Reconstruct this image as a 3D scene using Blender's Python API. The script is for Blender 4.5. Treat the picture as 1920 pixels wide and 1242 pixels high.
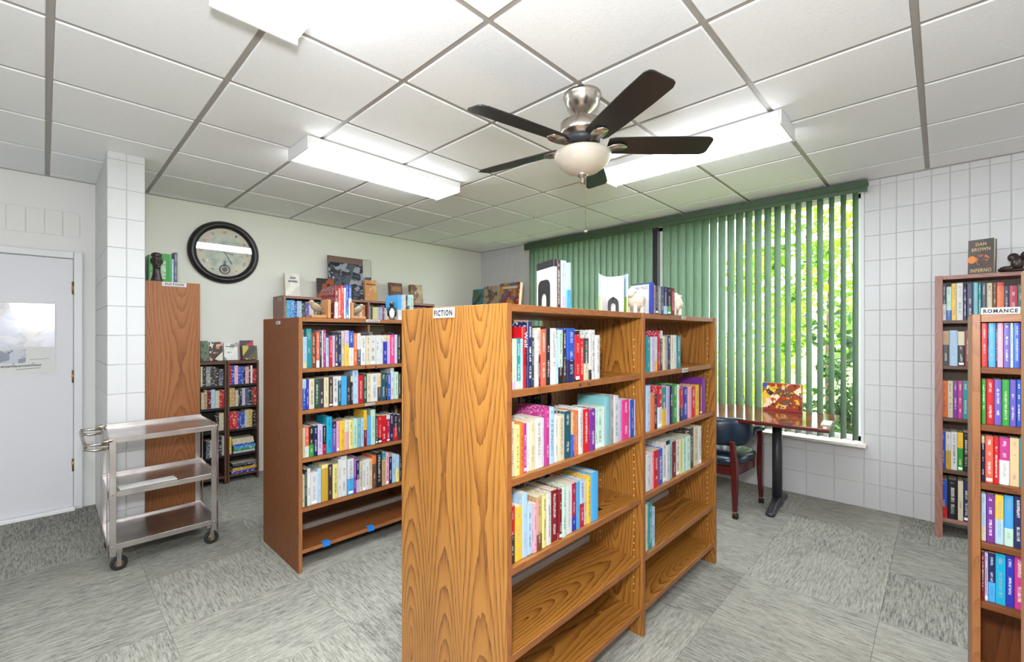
import bpy, bmesh, math, random
from mathutils import Vector, Matrix
random.seed(7)
for o in list(bpy.data.objects): bpy.data.objects.remove(o, do_unlink=True)
scene = bpy.context.scene
COL = scene.collection

# ------------------------------------------------------------------ camera
F_PX, YAW, HOR, CZ = 839.4, math.radians(43.766), 626.8, 1.41
cam_data = bpy.data.cameras.new('camera')
cam = bpy.data.objects.new('camera', cam_data); COL.objects.link(cam)
cam.location = (0, 0, CZ)
cam.rotation_euler = (math.pi/2, 0, YAW - math.pi/2)
cam_data.sensor_width = 36.0; cam_data.sensor_fit = 'HORIZONTAL'
cam_data.lens = F_PX/1920*36
cam_data.shift_y = (HOR-621)/1920
cam_data.clip_start = 0.02; cam_data.clip_end = 200
scene.camera = cam

# ------------------------------------------------------------------ world, sun, flash, exposure
world = bpy.data.worlds.new('world'); scene.world = world
world.use_nodes = True
wb = world.node_tree.nodes['Background']
wb.inputs[0].default_value = (0.90, 0.96, 1.0, 1); wb.inputs[1].default_value = 6.0
sun_d = bpy.data.lights.new('sun', 'SUN'); sun_d.energy = 10.0; sun_d.angle = 0.01; sun_d.color = (1, .95, .86)
sun = bpy.data.objects.new('sun', sun_d); COL.objects.link(sun)
sun.rotation_euler = Vector((0.62, 0.25, -0.74)).to_track_quat('-Z', 'Y').to_euler()
sun.location = (-4, -2, 9)
fl_d = bpy.data.lights.new('camera_flash', 'POINT'); fl_d.energy = 112; fl_d.shadow_soft_size = 0.10; fl_d.color = (.98, 1.0, 1.03)
fl = bpy.data.objects.new('camera_flash', fl_d); COL.objects.link(fl); fl.location = (-0.03, 0.05, 1.80)
LAMP = 17.0
vs = scene.view_settings
vs.view_transform = 'Standard'; vs.look = 'None'; vs.gamma = 1.0; vs.use_curve_mapping = False
vs.exposure = 0.77

# ------------------------------------------------------------------ pixel -> place helpers (photograph is 1920x1242)
FW = Vector((math.cos(YAW), math.sin(YAW), 0)); RT = Vector((math.sin(YAW), -math.cos(YAW), 0)); C0 = Vector((0, 0, CZ))
def ray(u, v): return FW + RT*((u-960)/F_PX) + Vector((0, 0, (HOR-v)/F_PX))
def on_z(u, v, z): d = ray(u, v); return C0 + d*((z-CZ)/d.z)
def on_x(u, v, x): d = ray(u, v); return C0 + d*(x/d.x)
def on_y(u, v, y): d = ray(u, v); return C0 + d*(y/d.y)

# ------------------------------------------------------------------ colours
def lin(c):
    return tuple(((v/255)/12.92 if v/255 <= .04045 else (((v/255)+.055)/1.055)**2.4) for v in c)
def rgb(*c): return lin(c) + (1,)
PAL = {
 'black':(28,26,30),'charcoal':(62,58,60),'slate':(78,88,104),'grey':(140,140,142),'white':(216,216,214),'cream':(214,202,170),
 'tan':(196,160,116),'brown':(112,68,44),'dark brown':(66,44,38),'red':(200,26,34),'dark red':(128,24,36),'crimson':(176,28,62),
 'coral':(232,98,74),'orange':(230,112,44),'yellow':(236,190,56),'pale yellow':(234,222,140),'gold':(206,164,52),'green':(52,150,58),
 'lime':(150,190,60),'dark green':(44,76,60),'mint':(190,222,204),'teal':(36,136,142),'dark teal':(24,84,98),'pale teal':(126,190,196),
 'cyan':(24,170,206),'sky blue':(70,164,222),'pale blue':(174,204,230),'blue':(36,84,186),'royal blue':(40,50,170),'navy':(30,38,84),
 'violet':(104,86,176),'purple':(122,50,150),'lilac':(196,180,216),'magenta':(184,52,130),'hot pink':(226,60,136),'pink':(234,168,186),'peach':(238,196,150)}
def pal(n): return tuple(v*.80 for v in lin(PAL[n]))

# ------------------------------------------------------------------ node helpers
class NT:
    def __init__(s, name):
        s.m = bpy.data.materials.new(name); s.m.use_nodes = True; s.t = s.m.node_tree; s.n = s.t.nodes
        s.p = s.n['Principled BSDF']; s.out = s.n['Material Output']
    def node(s, typ, **kw):
        n = s.n.new(typ)
        for k, v in kw.items(): setattr(n, k, v)
        return n
    def link(s, a, b): s.t.links.new(a, b)
    def setin(s, sock, v):
        if isinstance(v, bpy.types.NodeSocket): s.link(v, sock)
        else: sock.default_value = v
    def math(s, op, a, b=None, c=None, clamp=False):
        n = s.node('ShaderNodeMath', operation=op, use_clamp=clamp)
        s.setin(n.inputs[0], a)
        if b is not None: s.setin(n.inputs[1], b)
        if c is not None: s.setin(n.inputs[2], c)
        return n.outputs[0]
    def mix(s, f, a, b, blend='MIX'):
        n = s.node('ShaderNodeMix', data_type='RGBA', blend_type=blend)
        s.setin(n.inputs[0], f); s.setin(n.inputs[6], a); s.setin(n.inputs[7], b)
        return n.outputs[2]
    def ramp(s, f, stops, interp='LINEAR'):
        n = s.node('ShaderNodeValToRGB'); e = n.color_ramp.elements; n.color_ramp.interpolation = interp
        while len(e) < len(stops): e.new(.5)
        for i, (p, c) in enumerate(stops): e[i].position = p; e[i].color = tuple(c)[:3] + (1,)
        s.setin(n.inputs[0], f); return n.outputs[0]
    def combine(s, x=0.0, y=0.0, z=0.0):
        n = s.node('ShaderNodeCombineXYZ')
        for i, v in enumerate((x, y, z)): s.setin(n.inputs[i], v)
        return n.outputs[0]
    def sep(s, v):
        n = s.node('ShaderNodeSeparateXYZ'); s.link(v, n.inputs[0]); return n.outputs
    def noise(s, vec, scale=1.0, detail=2.0, rough=.5):
        n = s.node('ShaderNodeTexNoise'); s.link(vec, n.inputs['Vector']); n.inputs['Scale'].default_value = scale
        n.inputs['Detail'].default_value = detail; n.inputs['Roughness'].default_value = rough
        return n.outputs[0]
    def coord(s, which='Object'): return s.node('ShaderNodeTexCoord').outputs[which]
    def info(s, which): return s.node('ShaderNodeObjectInfo').outputs[which]
    def bump(s, h, strength=.3, dist=.002):
        n = s.node('ShaderNodeBump'); n.inputs['Strength'].default_value = strength; n.inputs['Distance'].default_value = dist
        s.setin(n.inputs['Height'], h); s.link(n.outputs[0], s.p.inputs['Normal'])
    def color(s, c): s.setin(s.p.inputs['Base Color'], c)
    def done(s, rough=.5, metal=0.0, spec=None):
        s.setin(s.p.inputs['Roughness'], rough); s.p.inputs['Metallic'].default_value = metal
        if spec is not None: s.p.inputs['Specular IOR Level'].default_value = spec
        return s.m

def plain(name, c, rough=.5, metal=0.0, grain=0.06, scale=40.0, spec=None):
    t = NT(name); base = lin(c) + (1,)
    n = t.noise(t.coord('Object'), scale, 3)
    d = tuple(max(0, v*(1-grain*2)) for v in base[:3]) + (1,)
    t.color(t.mix(n, d, base)); return t.done(rough, metal, spec)

def wood(name, light, mid, dark, rough=.38, contrast=1.0, width=.20, spec=.5):
    t = NT(name)
    uv = t.node('ShaderNodeUVMap', uv_map='UVMap').outputs[0]
    x, y, _ = t.sep(uv); r = t.info('Random')
    u = t.math('ADD', x, t.math('MULTIPLY', r, 7.3)); v = t.math('ADD', y, t.math('MULTIPLY', r, 13.7))
    n1 = t.noise(t.combine(t.math('MULTIPLY', u, 5.0), t.math('MULTIPLY', v, .7), r), 1.0, 2)
    uw = t.math('ADD', u, t.math('MULTIPLY', t.math('SUBTRACT', n1, .5), .07))
    idx = t.math('FLOOR', t.math('DIVIDE', uw, width))
    p = t.math('SUBTRACT', t.math('SUBTRACT', uw, t.math('MULTIPLY', idx, width)), width/2)
    wn = t.node('ShaderNodeTexWhiteNoise', noise_dimensions='1D'); t.link(idx, wn.inputs['W'])
    ph = t.math('ADD', t.math('MULTIPLY', v, 1.7), t.math('MULTIPLY', wn.outputs[0], 6.28))
    k = t.math('MULTIPLY', t.math('SINE', ph), .11)
    n2 = t.noise(t.combine(t.math('MULTIPLY', u, 40.0), t.math('MULTIPLY', v, 6.0), r), 1.0, 2)
    rr = t.math('SQRT', t.math('ADD', t.math('MULTIPLY', p, p), t.math('MULTIPLY', k, k)))
    rr = t.math('ADD', rr, t.math('MULTIPLY', t.math('SUBTRACT', n2, .5), .008))
    fr = t.math('FRACT', t.math('MULTIPLY', rr, 72.0))
    ring = t.math('POWER', fr, 2.6)
    pore = t.noise(t.combine(t.math('MULTIPLY', u, 420.0), t.math('MULTIPLY', v, 9.0), r), 1.0, 2)
    pore = t.ramp(pore, [(.42, (0, 0, 0)), (.62, (1, 1, 1))])
    g = t.math('ADD', t.math('MULTIPLY', ring, .55*contrast), t.math('MULTIPLY', t.sep(pore)[0], t.math('ADD', .22*contrast, t.math('MULTIPLY', ring, .3*contrast))), clamp=True)
    g = t.math('ADD', g, t.math('MULTIPLY', t.math('SUBTRACT', n1, .5), .35), clamp=True)
    t.color(t.ramp(g, [(0, lin(light)), (.5, lin(mid)), (1, lin(dark))]))
    t.bump(g, .12, .001)
    return t.done(rough, 0, spec)

# ------------------------------------------------------------------ mesh helpers
def new_bm(): bm = bmesh.new(); bm.loops.layers.uv.new('UVMap'); return bm
def box(bm, x0, x1, y0, y1, z0, z1, grain=2, mi=0):
    uvl = bm.loops.layers.uv.verify()
    c = [(x0, y0, z0), (x1, y0, z0), (x1, y1, z0), (x0, y1, z0), (x0, y0, z1), (x1, y0, z1), (x1, y1, z1), (x0, y1, z1)]
    vs_ = [bm.verts.new(p) for p in c]
    for idx, n in (((0, 3, 2, 1), 2), ((4, 5, 6, 7), 2), ((0, 1, 5, 4), 1), ((2, 3, 7, 6), 1), ((1, 2, 6, 5), 0), ((3, 0, 4, 7), 0)):
        f = bm.faces.new([vs_[i] for i in idx]); f.material_index = mi
        ax = [a for a in (0, 1, 2) if a != n]
        va = grain if grain in ax else ax[1]; ua = [a for a in ax if a != va][0]
        for l in f.loops: l[uvl].uv = (l.vert.co[ua] + .37*n, l.vert.co[va])
    return vs_
def loft(bm, rings, closed=True, cap=True, loop=False):
    R = [[bm.verts.new(p) for p in r] for r in rings]; n = len(R[0])
    m = len(R)
    for i in range(m if loop else m-1):
        a, b = R[i], R[(i+1) % m]
        for j in range(n if closed else n-1):
            k = (j+1) % n
            try: bm.faces.new((a[j], a[k], b[k], b[j]))
            except ValueError: pass
    if cap and not loop and closed:
        bm.faces.new(list(reversed(R[0]))); bm.faces.new(R[-1])
    return R
def lathe(bm, prof, n=24, cx=0, cy=0, cap=True):
    rings = [[(cx+r*math.cos(2*math.pi*j/n), cy+r*math.sin(2*math.pi*j/n), z) for j in range(n)] for r, z in prof]
    loft(bm, rings, cap=cap)
def tube(bm, pts, r, n=8, rads=None):
    pts = [Vector(p) for p in pts]; rings = []
    for i, p in enumerate(pts):
        d = (pts[min(i+1, len(pts)-1)] - pts[max(i-1, 0)]).normalized()
        a = Vector((0, 0, 1)) if abs(d.z) < .9 else Vector((1, 0, 0))
        s = d.cross(a).normalized(); t = s.cross(d)
        rr = rads[i] if rads else r
        rings.append([p + (s*math.cos(2*math.pi*j/n) + t*math.sin(2*math.pi*j/n))*rr for j in range(n)])
    loft(bm, rings)
def sph(bm, c, r, seg=12, rings=8, rot=None):
    if not isinstance(r, (tuple, list)): r = (r, r, r)
    M = Matrix.Translation(Vector(c)) @ (rot.to_matrix().to_4x4() if rot else Matrix()) @ Matrix.Diagonal((*r, 1))
    bmesh.ops.create_uvsphere(bm, u_segments=seg, v_segments=rings, radius=1, matrix=M)
def obj(name, bm, mat, parent=None, smooth=False, bevel=0, bseg=2, loc=None, rot=None):
    bmesh.ops.recalc_face_normals(bm, faces=bm.faces[:])
    me = bpy.data.meshes.new(name); bm.to_mesh(me); bm.free()
    mats = mat if isinstance(mat, (list, tuple)) else [mat]
    for m in mats: me.materials.append(m)
    if smooth:
        for p in me.polygons: p.use_smooth = True
    o = bpy.data.objects.new(name, me); COL.objects.link(o)
    if parent: o.parent = parent
    if loc is not None: o.location = loc
    if rot is not None: o.rotation_euler = rot
    if bevel:
        b = o.modifiers.new('bevel', 'BEVEL'); b.width = bevel; b.segments = bseg; b.limit_method = 'ANGLE'
    return o
def inst(name, me, parent=None, loc=(0, 0, 0), rot=(0, 0, 0), scale=(1, 1, 1)):
    o = bpy.data.objects.new(name, me); COL.objects.link(o)
    o.location = loc; o.rotation_euler = rot; o.scale = scale
    if parent: o.parent = parent
    return o
def bx(name, dims, mat, parent=None, grain=2, **kw):
    bm = new_bm(); box(bm, *dims, grain=grain); return obj(name, bm, mat, parent, **kw)
def tag(o, label=None, cat=None, group=None, kind=None):
    if label: o['label'] = label
    if cat: o['category'] = cat
    if group: o['group'] = group
    if kind: o['kind'] = kind
    return o
def empty(name, loc=(0, 0, 0), rz=0, label=None, cat=None, group=None):
    o = bpy.data.objects.new(name, None); COL.objects.link(o); o.location = loc; o.rotation_euler = (0, 0, rz)
    o.empty_display_size = .05
    return tag(o, label, cat, group)
def struct(name, bm, mat, **kw): return tag(obj(name, bm, mat, **kw), kind='structure')
def remesh(o, vox, sm=6):
    m = o.modifiers.new('remesh', 'REMESH'); m.mode = 'VOXEL'; m.voxel_size = vox; m.use_smooth_shade = True
    s = o.modifiers.new('smooth', 'SMOOTH'); s.factor = .5; s.iterations = sm
    return o
def lettering(text, width, height, mat, parent, loc, rot, name='lettering', bold=.012):
    cu = bpy.data.curves.new('lettering', 'FONT'); cu.body = text; cu.size = 1; cu.extrude = 0; cu.offset = bold; cu.space_character = 1 + bold*7; cu.resolution_u = 2
    to = bpy.data.objects.new('lettering_tmp', cu); COL.objects.link(to)
    dg = bpy.context.evaluated_depsgraph_get(); dg.update()
    me = bpy.data.meshes.new_from_object(to.evaluated_get(dg)); bpy.data.objects.remove(to, do_unlink=True)
    xs = [v.co.x for v in me.vertices]; ys = [v.co.y for v in me.vertices]
    sx = width/(max(xs)-min(xs)); sy = height/(max(ys)-min(ys)); mx = (max(xs)+min(xs))/2; my = (max(ys)+min(ys))/2
    for v in me.vertices: v.co = ((v.co.x-mx)*sx, (v.co.y-my)*sy, 0)
    me.materials.clear(); me.materials.append(mat); me.name = name
    return inst(name, me, parent, loc, rot)

# ------------------------------------------------------------------ materials
M = {}
M['wall'] = plain('white_wall_paint', (226, 225, 222), .55, grain=.015, scale=6)
M['wall_cream'] = plain('cream_wall_paint', (220, 219, 208), .6, grain=.015, scale=6)
M['block'] = plain('painted_block', (203, 203, 203), .42, grain=.02, scale=25)
M['joint'] = plain('painted_joint', (200, 200, 200), .6)
M['door'] = plain('door_paint', (214, 213, 218), .45, grain=.01, scale=5)
M['trim'] = plain('trim_paint', (220, 220, 222), .4, grain=.01)
M['grid'] = plain('ceiling_grid_metal', (166, 160, 154), .5)
M['white_metal'] = plain('white_enamel', (236, 236, 236), .35)
M['steel'] = None
t = NT('brushed_steel'); n = t.noise(t.coord('Object'), 7, 4); n2 = t.noise(t.coord('Object'), 160, 2)
t.color(t.mix(t.math('MULTIPLY', n2, .5), t.ramp(n, [(.3, lin((172, 166, 164))), (.7, lin((212, 208, 206)))]), rgb(190, 182, 180))); M['steel'] = t.done(.30, 1.0)
M['nickel'] = plain('brushed_nickel', (190, 180, 170), .25, 1.0, grain=.05)
M['black_metal'] = plain('black_metal', (30, 30, 34), .4, grain=.1)
M['iron'] = plain('dark_iron', (48, 48, 54), .45, grain=.1, scale=90)
M['rubber'] = plain('black_rubber', (24, 24, 24), .6)
M['brass'] = plain('brass', (170, 130, 80), .3, 1.0)
M['blade'] = plain('dark_blade_wood', (28, 25, 26), .42, grain=.15, scale=30)
M['mahogany'] = plain('mahogany', (86, 24, 24), .25, grain=.2, scale=50)
M['leather'] = None
t = NT('navy_leather'); n = t.noise(t.coord('Object'), 130, 3); t.color(t.mix(n, rgb(10, 22, 38), rgb(24, 46, 66))); t.bump(n, .15, .001); M['leather'] = t.done(.28)
M['paper'] = plain('white_paper', (214, 213, 210), .6, grain=.01)
M['card'] = plain('sign_card', (188, 188, 186), .7, grain=.01, spec=.2)
M['ink'] = plain('black_ink', (26, 26, 30), .6)
M['ink_grey'] = plain('grey_ink', (78, 86, 108), .6)
M['tape'] = plain('blue_tape', (20, 120, 214), .5)
M['sill'] = plain('marble_sill', (226, 218, 206), .35, grain=.06, scale=12)
M['strip'] = plain('grey_rail', (150, 140, 132), .4)
M['hole'] = plain('peg_hole', (232, 190, 120), .6)
M['oak'] = wood('oak_veneer', (164, 112, 48), (134, 83, 31), (74, 41, 14), .36, .98, .21)
M['oak_edge'] = wood('oak_edge_band', (142, 86, 42), (118, 70, 35), (84, 48, 23), .4, .6, .1)
M['brown'] = wood('brown_veneer', (116, 66, 31), (96, 53, 24), (70, 37, 16), .45, .75, .16, spec=.3)
M['brown_edge'] = wood('brown_edge_band', (150, 96, 52), (130, 80, 44), (100, 60, 34), .4, .6, .1)
M['tall'] = wood('reddish_oak_veneer', (146, 94, 56), (124, 74, 40), (86, 48, 24), .45, .8, .24, spec=.3)
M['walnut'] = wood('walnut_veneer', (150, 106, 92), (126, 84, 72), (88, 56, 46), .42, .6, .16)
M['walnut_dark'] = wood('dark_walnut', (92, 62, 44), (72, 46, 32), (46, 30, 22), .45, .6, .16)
M['shelf_black'] = plain('black_laminate', (26, 22, 22), .5)  # even black for shelves and backs of the narrow cases

# fluorescent lens
t = NT('fluorescent_lens'); t.p.inputs['Base Color'].default_value = (.95, .95, .93, 1)
t.p.inputs['Emission Color'].default_value = (.93, 1.0, 1.06, 1); t.p.inputs['Emission Strength'].default_value = LAMP; M['lens'] = t.done(.4)
# frosted bowl
t = NT('frosted_glass_bowl'); n = t.noise(t.coord('Object'), 9, 3)
t.color(t.mix(n, rgb(176, 168, 152), rgb(208, 200, 186))); t.p.inputs['Subsurface Weight'].default_value = .3; t.p.inputs['Subsurface Radius'].default_value = (.03, .03, .03); M['bowl'] = t.done(.3)
# window glass
t = NT('window_glass'); tr = t.node('ShaderNodeBsdfTransparent'); gl = t.node('ShaderNodeBsdfGlossy'); gl.inputs['Roughness'].default_value = .02
mx = t.node('ShaderNodeMixShader'); mx.inputs[0].default_value = .06; t.link(tr.outputs[0], mx.inputs[1]); t.link(gl.outputs[0], mx.inputs[2]); t.link(mx.outputs[0], t.out.inputs[0]); M['glass'] = t.m
# clock glass
t = NT('clock_glass'); tr = t.node('ShaderNodeBsdfTransparent'); gl = t.node('ShaderNodeBsdfGlossy'); gl.inputs['Roughness'].default_value = .01
mx = t.node('ShaderNodeMixShader'); mx.inputs[0].default_value = .07; t.link(tr.outputs[0], mx.inputs[1]); t.link(gl.outputs[0], mx.inputs[2]); t.link(mx.outputs[0], t.out.inputs[0]); M['clock_glass'] = t.m
# ceiling tile
t = NT('mineral_fibre_tile'); c = t.coord('Object'); n = t.noise(c, 90, 4, .7); n2 = t.noise(c, 3, 2)
t.color(t.mix(n, rgb(232, 233, 233), rgb(247, 248, 248))); t.bump(n, .35, .003); M['tile'] = t.done(.85)
# carpet tile: streaks along local X, colour shifts from tile to tile
t = NT('carpet_tile'); x, y, z = t.sep(t.coord('Object')); r = t.info('Random')
s1 = t.noise(t.combine(t.math('MULTIPLY', x, 15), t.math('MULTIPLY', y, 135), t.math('MULTIPLY', r, 50)), 1, 3, .55)
s2 = t.noise(t.combine(t.math('MULTIPLY', x, 60), t.math('MULTIPLY', y, 260), t.math('MULTIPLY', r, 90)), 1, 2, .6)
s3 = t.noise(t.combine(t.math('MULTIPLY', x, 3), t.math('MULTIPLY', y, 5), t.math('MULTIPLY', r, 30)), 1, 2)
f = t.math('ADD', t.math('MULTIPLY', s1, .75), t.math('ADD', t.math('MULTIPLY', s2, .35), t.math('MULTIPLY', s3, .12)))
f = t.math('ADD', f, t.math('MULTIPLY', t.math('SUBTRACT', r, .5), .09))
t.color(t.ramp(f, [(.40, lin((84, 88, 84))), (.50, lin((120, 120, 113))), (.62, lin((145, 143, 134))), (.78, lin((166, 163, 153)))]))
t.bump(s2, .5, .004); M['carpet'] = t.done(.95, 0, .1)
# blind fabric
t = NT('green_vane_fabric'); x, y, z = t.sep(t.coord('Object'))
n = t.noise(t.combine(t.math('MULTIPLY', x, 160), t.math('MULTIPLY', y, 160), t.math('MULTIPLY', z, 18)), 1, 3)
n3 = t.noise(t.combine(t.math('MULTIPLY', x, 60), t.math('MULTIPLY', y, 60), t.math('MULTIPLY', z, 90)), 1, 2)
c = t.mix(n, rgb(80, 104, 86), rgb(122, 146, 126)); t.color(t.mix(t.math('MULTIPLY', n3, .3), c, rgb(150, 176, 152)))
tl = t.node('ShaderNodeBsdfTranslucent'); t.link(t.mix(n, rgb(142, 160, 146), rgb(194, 206, 196)), tl.inputs[0])
mx = t.node('ShaderNodeMixShader'); mx.inputs[0].default_value = .56; t.p.inputs['Roughness'].default_value = .8
t.link(t.p.outputs[0], mx.inputs[1]); t.link(tl.outputs[0], mx.inputs[2]); t.link(mx.outputs[0], t.out.inputs[0]); M['vane'] = t.m
M['valance'] = plain('green_valance', (70, 92, 68), .6, grain=.15, scale=60)
# lawn, leaves, bark
t = NT('lawn'); n = t.noise(t.coord('Object'), 2.5, 5); t.color(t.ramp(n, [(.3, lin((96, 128, 44))), (.6, lin((150, 170, 84))), (.8, lin((196, 192, 140)))])); M['lawn'] = t.done(.9)
def leafmat(name, a, b):
    t = NT(name); n = t.noise(t.coord('Object'), 3.2, 3); c = t.mix(t.ramp(n, [(.35, (0, 0, 0)), (.65, (1, 1, 1))]), rgb(*a), rgb(*b)); t.color(c)
    tl = t.node('ShaderNodeBsdfTranslucent'); t.link(c, tl.inputs[0]); mx = t.node('ShaderNodeMixShader'); mx.inputs[0].default_value = .4
    t.p.inputs['Roughness'].default_value = .5
    t.link(t.p.outputs[0], mx.inputs[1]); t.link(tl.outputs[0], mx.inputs[2]); t.link(mx.outputs[0], t.out.inputs[0]); return t.m
M['leaf'] = leafmat('tree_leaf', (70, 120, 20), (160, 200, 40)); M['leaf_dark'] = leafmat('shrub_leaf', (30, 62, 26), (70, 110, 44))
M['leaf_pale'] = leafmat('hedge_leaf', (120, 150, 60), (200, 214, 130)); M['bark'] = plain('bark', (90, 70, 54), .9, grain=.2)

# book cover: base colour = object colour; accent, bands and lettering from object properties
def book_material(name, vertex_col=False):
    t = NT(name); x, y, z = t.sep(t.coord('Object')); r = t.info('Random')
    base = t.info('Color')
    at = t.node('ShaderNodeAttribute', attribute_type='OBJECT', attribute_name='accent').outputs['Color']
    top = t.node('ShaderNodeAttribute', attribute_type='OBJECT', attribute_name='band_top').outputs['Fac']
    bot = t.node('ShaderNodeAttribute', attribute_type='OBJECT', attribute_name='band_bottom').outputs['Fac']
    tx = t.node('ShaderNodeAttribute', attribute_type='OBJECT', attribute_name='print').outputs['Fac']
    spine = t.math('LESS_THAN', y, .05)
    n1 = t.noise(t.combine(t.math('MULTIPLY', x, 2.2), t.math('MULTIPLY', r, 91), t.math('MULTIPLY', z, 105)), 1, 0)
    let = t.math('GREATER_THAN', n1, .49)
    n2 = t.noise(t.combine(t.math('MULTIPLY', r, 37), 3.3, t.math('MULTIPLY', z, 5)), 1, 0)
    run = t.math('GREATER_THAN', n2, .42)
    inx = t.math('LESS_THAN', t.math('ABSOLUTE', t.math('SUBTRACT', x, .5)), .17)
    inz = t.math('MULTIPLY', t.math('GREATER_THAN', z, .14), t.math('LESS_THAN', z, .93))
    txt = t.math('MULTIPLY', t.math('MULTIPLY', let, run), t.math('MULTIPLY', inx, inz))
    # cover art on the boards
    vo = t.node('ShaderNodeTexVoronoi'); vo.inputs['Scale'].default_value = 3.5
    t.link(t.combine(t.math('MULTIPLY', r, 17), y, t.math('MULTIPLY', z, 1.6)), vo.inputs['Vector'])
    art = t.math('GREATER_THAN', t.sep(vo.outputs['Color'])[0], .62)
    lines = t.math('MULTIPLY', t.math('GREATER_THAN', t.noise(t.combine(r, t.math('MULTIPLY', y, 14), t.math('MULTIPLY', z, 30)), 1, 0), .56), t.math('GREATER_THAN', z, .74))
    art = t.math('MAXIMUM', t.math('MULTIPLY', art, t.math('LESS_THAN', z, .6)), lines)
    band = t.math('MAXIMUM', t.math('GREATER_THAN', z, top), t.math('LESS_THAN', z, bot))
    col = t.mix(band, base, at)
    bw = t.node('ShaderNodeRGBToBW'); t.link(col, bw.inputs[0])
    con = t.mix(t.math('GREATER_THAN', bw.outputs[0], .22), (.78, .76, .70, 1), (.045, .045, .06, 1))
    con = t.mix(.45, con, at)
    amt = t.math('MULTIPLY', tx, t.math('ADD', t.math('MULTIPLY', t.math('MULTIPLY', spine, txt), .7), t.math('MULTIPLY', t.math('SUBTRACT', 1.0, spine), t.math('MULTIPLY', art, .4))), clamp=True)
    col = t.mix(amt, col, con)
    st = t.math('MULTIPLY', t.math('MULTIPLY', spine, t.math('GREATER_THAN', r, .84)), t.math('MULTIPLY', t.math('GREATER_THAN', z, .035), t.math('LESS_THAN', z, .10)))
    st = t.math('MULTIPLY', st, t.math('LESS_THAN', t.math('ABSOLUTE', t.math('SUBTRACT', x, .5)), .36))
    col = t.mix(st, col, (.85, .85, .83, 1))
    t.color(col); return t.done(.36)
M['cover'] = book_material('book_cover')
t = NT('page_edges'); x, y, z = t.sep(t.coord('Object'))
n = t.noise(t.combine(t.math('MULTIPLY', x, 60), t.math('MULTIPLY', y, 3), t.math('MULTIPLY', z, 3)), 1, 2)
t.color(t.mix(n, rgb(200, 186, 158), rgb(232, 224, 204))); M['pages'] = t.done(.8)
t = NT('small_book_cover'); a = t.node('ShaderNodeAttribute', attribute_type='GEOMETRY', attribute_name='Col').outputs['Color']
n = t.noise(t.coord('Object'), 70, 1); t.color(t.mix(t.math('MULTIPLY', t.math('GREATER_THAN', n, .6), .5), a, rgb(220, 214, 200))); M['mini'] = t.done(.4)
def printmat(name, cols, scale=9.0, rough=.35, stretch=(1, 1, 1), sharp=True):
    t = NT(name); x, y, z = t.sep(t.coord('Object'))
    v = t.combine(t.math('MULTIPLY', x, stretch[0]), t.math('MULTIPLY', y, stretch[1]), t.math('MULTIPLY', z, stretch[2]))
    nz = t.noise(v, scale*.8, 4, .65)
    vo = t.node('ShaderNodeTexVoronoi'); vo.inputs['Scale'].default_value = scale; t.link(v, vo.inputs['Vector'])
    f = t.math('ADD', t.math('MULTIPLY', t.sep(vo.outputs['Color'])[0], .55), t.math('MULTIPLY', nz, .5))
    st = [(i/max(1, len(cols)-1)*.7+.15, lin(c)) for i, c in enumerate(cols)]
    t.color(t.ramp(f, st, 'CONSTANT' if sharp else 'LINEAR')); return t.done(rough)

# ------------------------------------------------------------------ room shell
WX, WY, CH = 4.60, 5.06, 2.65           # window wall, clock wall, ceiling
X0, Y0 = -3.2, -3.6
bm = new_bm(); box(bm, X0-.2, 4.9, Y0-.2, 5.26, -.2, -.008); floor = struct('floor', bm, M['carpet'])
T = .61
bm = new_bm(); box(bm, -T/2+.0006, T/2-.0006, -T/2+.0006, T/2-.0006, -.008, 0); tile0 = obj('carpet_tile', bm, M['carpet'], floor, bevel=.0015, bseg=1); tme = tile0.data
first = True
for i in range(-12, 2):
    for j in range(-7, 9):
        cx = 4.07 + (i+.5)*T; cy = .22 + (j+.5)*T
        if cx - T/2 < X0 - .1 or cx > 4.9 or cy - T/2 > 5.0 or cy < Y0: continue
        if cx + T/2 > 4.70 or cy + T/2 > 5.25: continue
        rz = 0 if (i+j) % 2 else math.pi/2
        if random.random() < .12: rz = math.pi/2 - rz
        if first: o = tile0; first = False; o.location = (cx, cy, 0); o.rotation_euler = (0, 0, rz)
        else: o = inst('carpet_tile', tme, floor, (cx, cy, 0), (0, 0, rz))
# ceiling
SX, SY, OX, OY = .602, .612, 1.220, 1.297
bm = new_bm(); box(bm, X0-.2, 4.9, Y0-.2, 5.26, CH+.03, CH+.2); ceiling = struct('ceiling', bm, M['grid'])
bm = new_bm(); box(bm, -SX/2+.013, SX/2-.013, -SY/2+.013, SY/2-.013, CH, CH+.03); ct0 = obj('ceiling_tile', bm, M['tile'], ceiling, bevel=.004, bseg=1); first = True
xs = sorted({OX + i*SX for i in range(-8, 7)}); ys = sorted({OY + j*SY for j in range(-9, 8)})
for xa in xs:
    for ya in ys:
        x1_, y1_ = min(xa+SX, WX), min(ya+SY, WY)
        if xa < X0-.6 or ya < Y0-.6 or xa > WX-.05 or ya > WY-.05: continue
        sx, sy = (x1_-xa)/SX, (y1_-ya)/SY
        loc = ((xa+x1_)/2, (ya+y1_)/2, 0)
        if sx < .1 or sy < .1: continue
        if first: ct0.location = loc; ct0.scale = (sx, sy, 1); first = False
        else: inst('ceiling_tile', ct0.data, ceiling, loc, (0, 0, 0), (sx, sy, 1)).modifiers.new('bevel', 'BEVEL').width = .004
for xa in xs:
    if X0 < xa < WX: bx('grid_bar', (xa-.012, xa+.012, Y0, WY, CH+.006, CH+.03), M['grid'], ceiling)
for ya in ys:
    if Y0 < ya < WY: bx('grid_bar', (X0, WX, ya-.012, ya+.012, CH+.0065, CH+.0295), M['grid'], ceiling)
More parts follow.
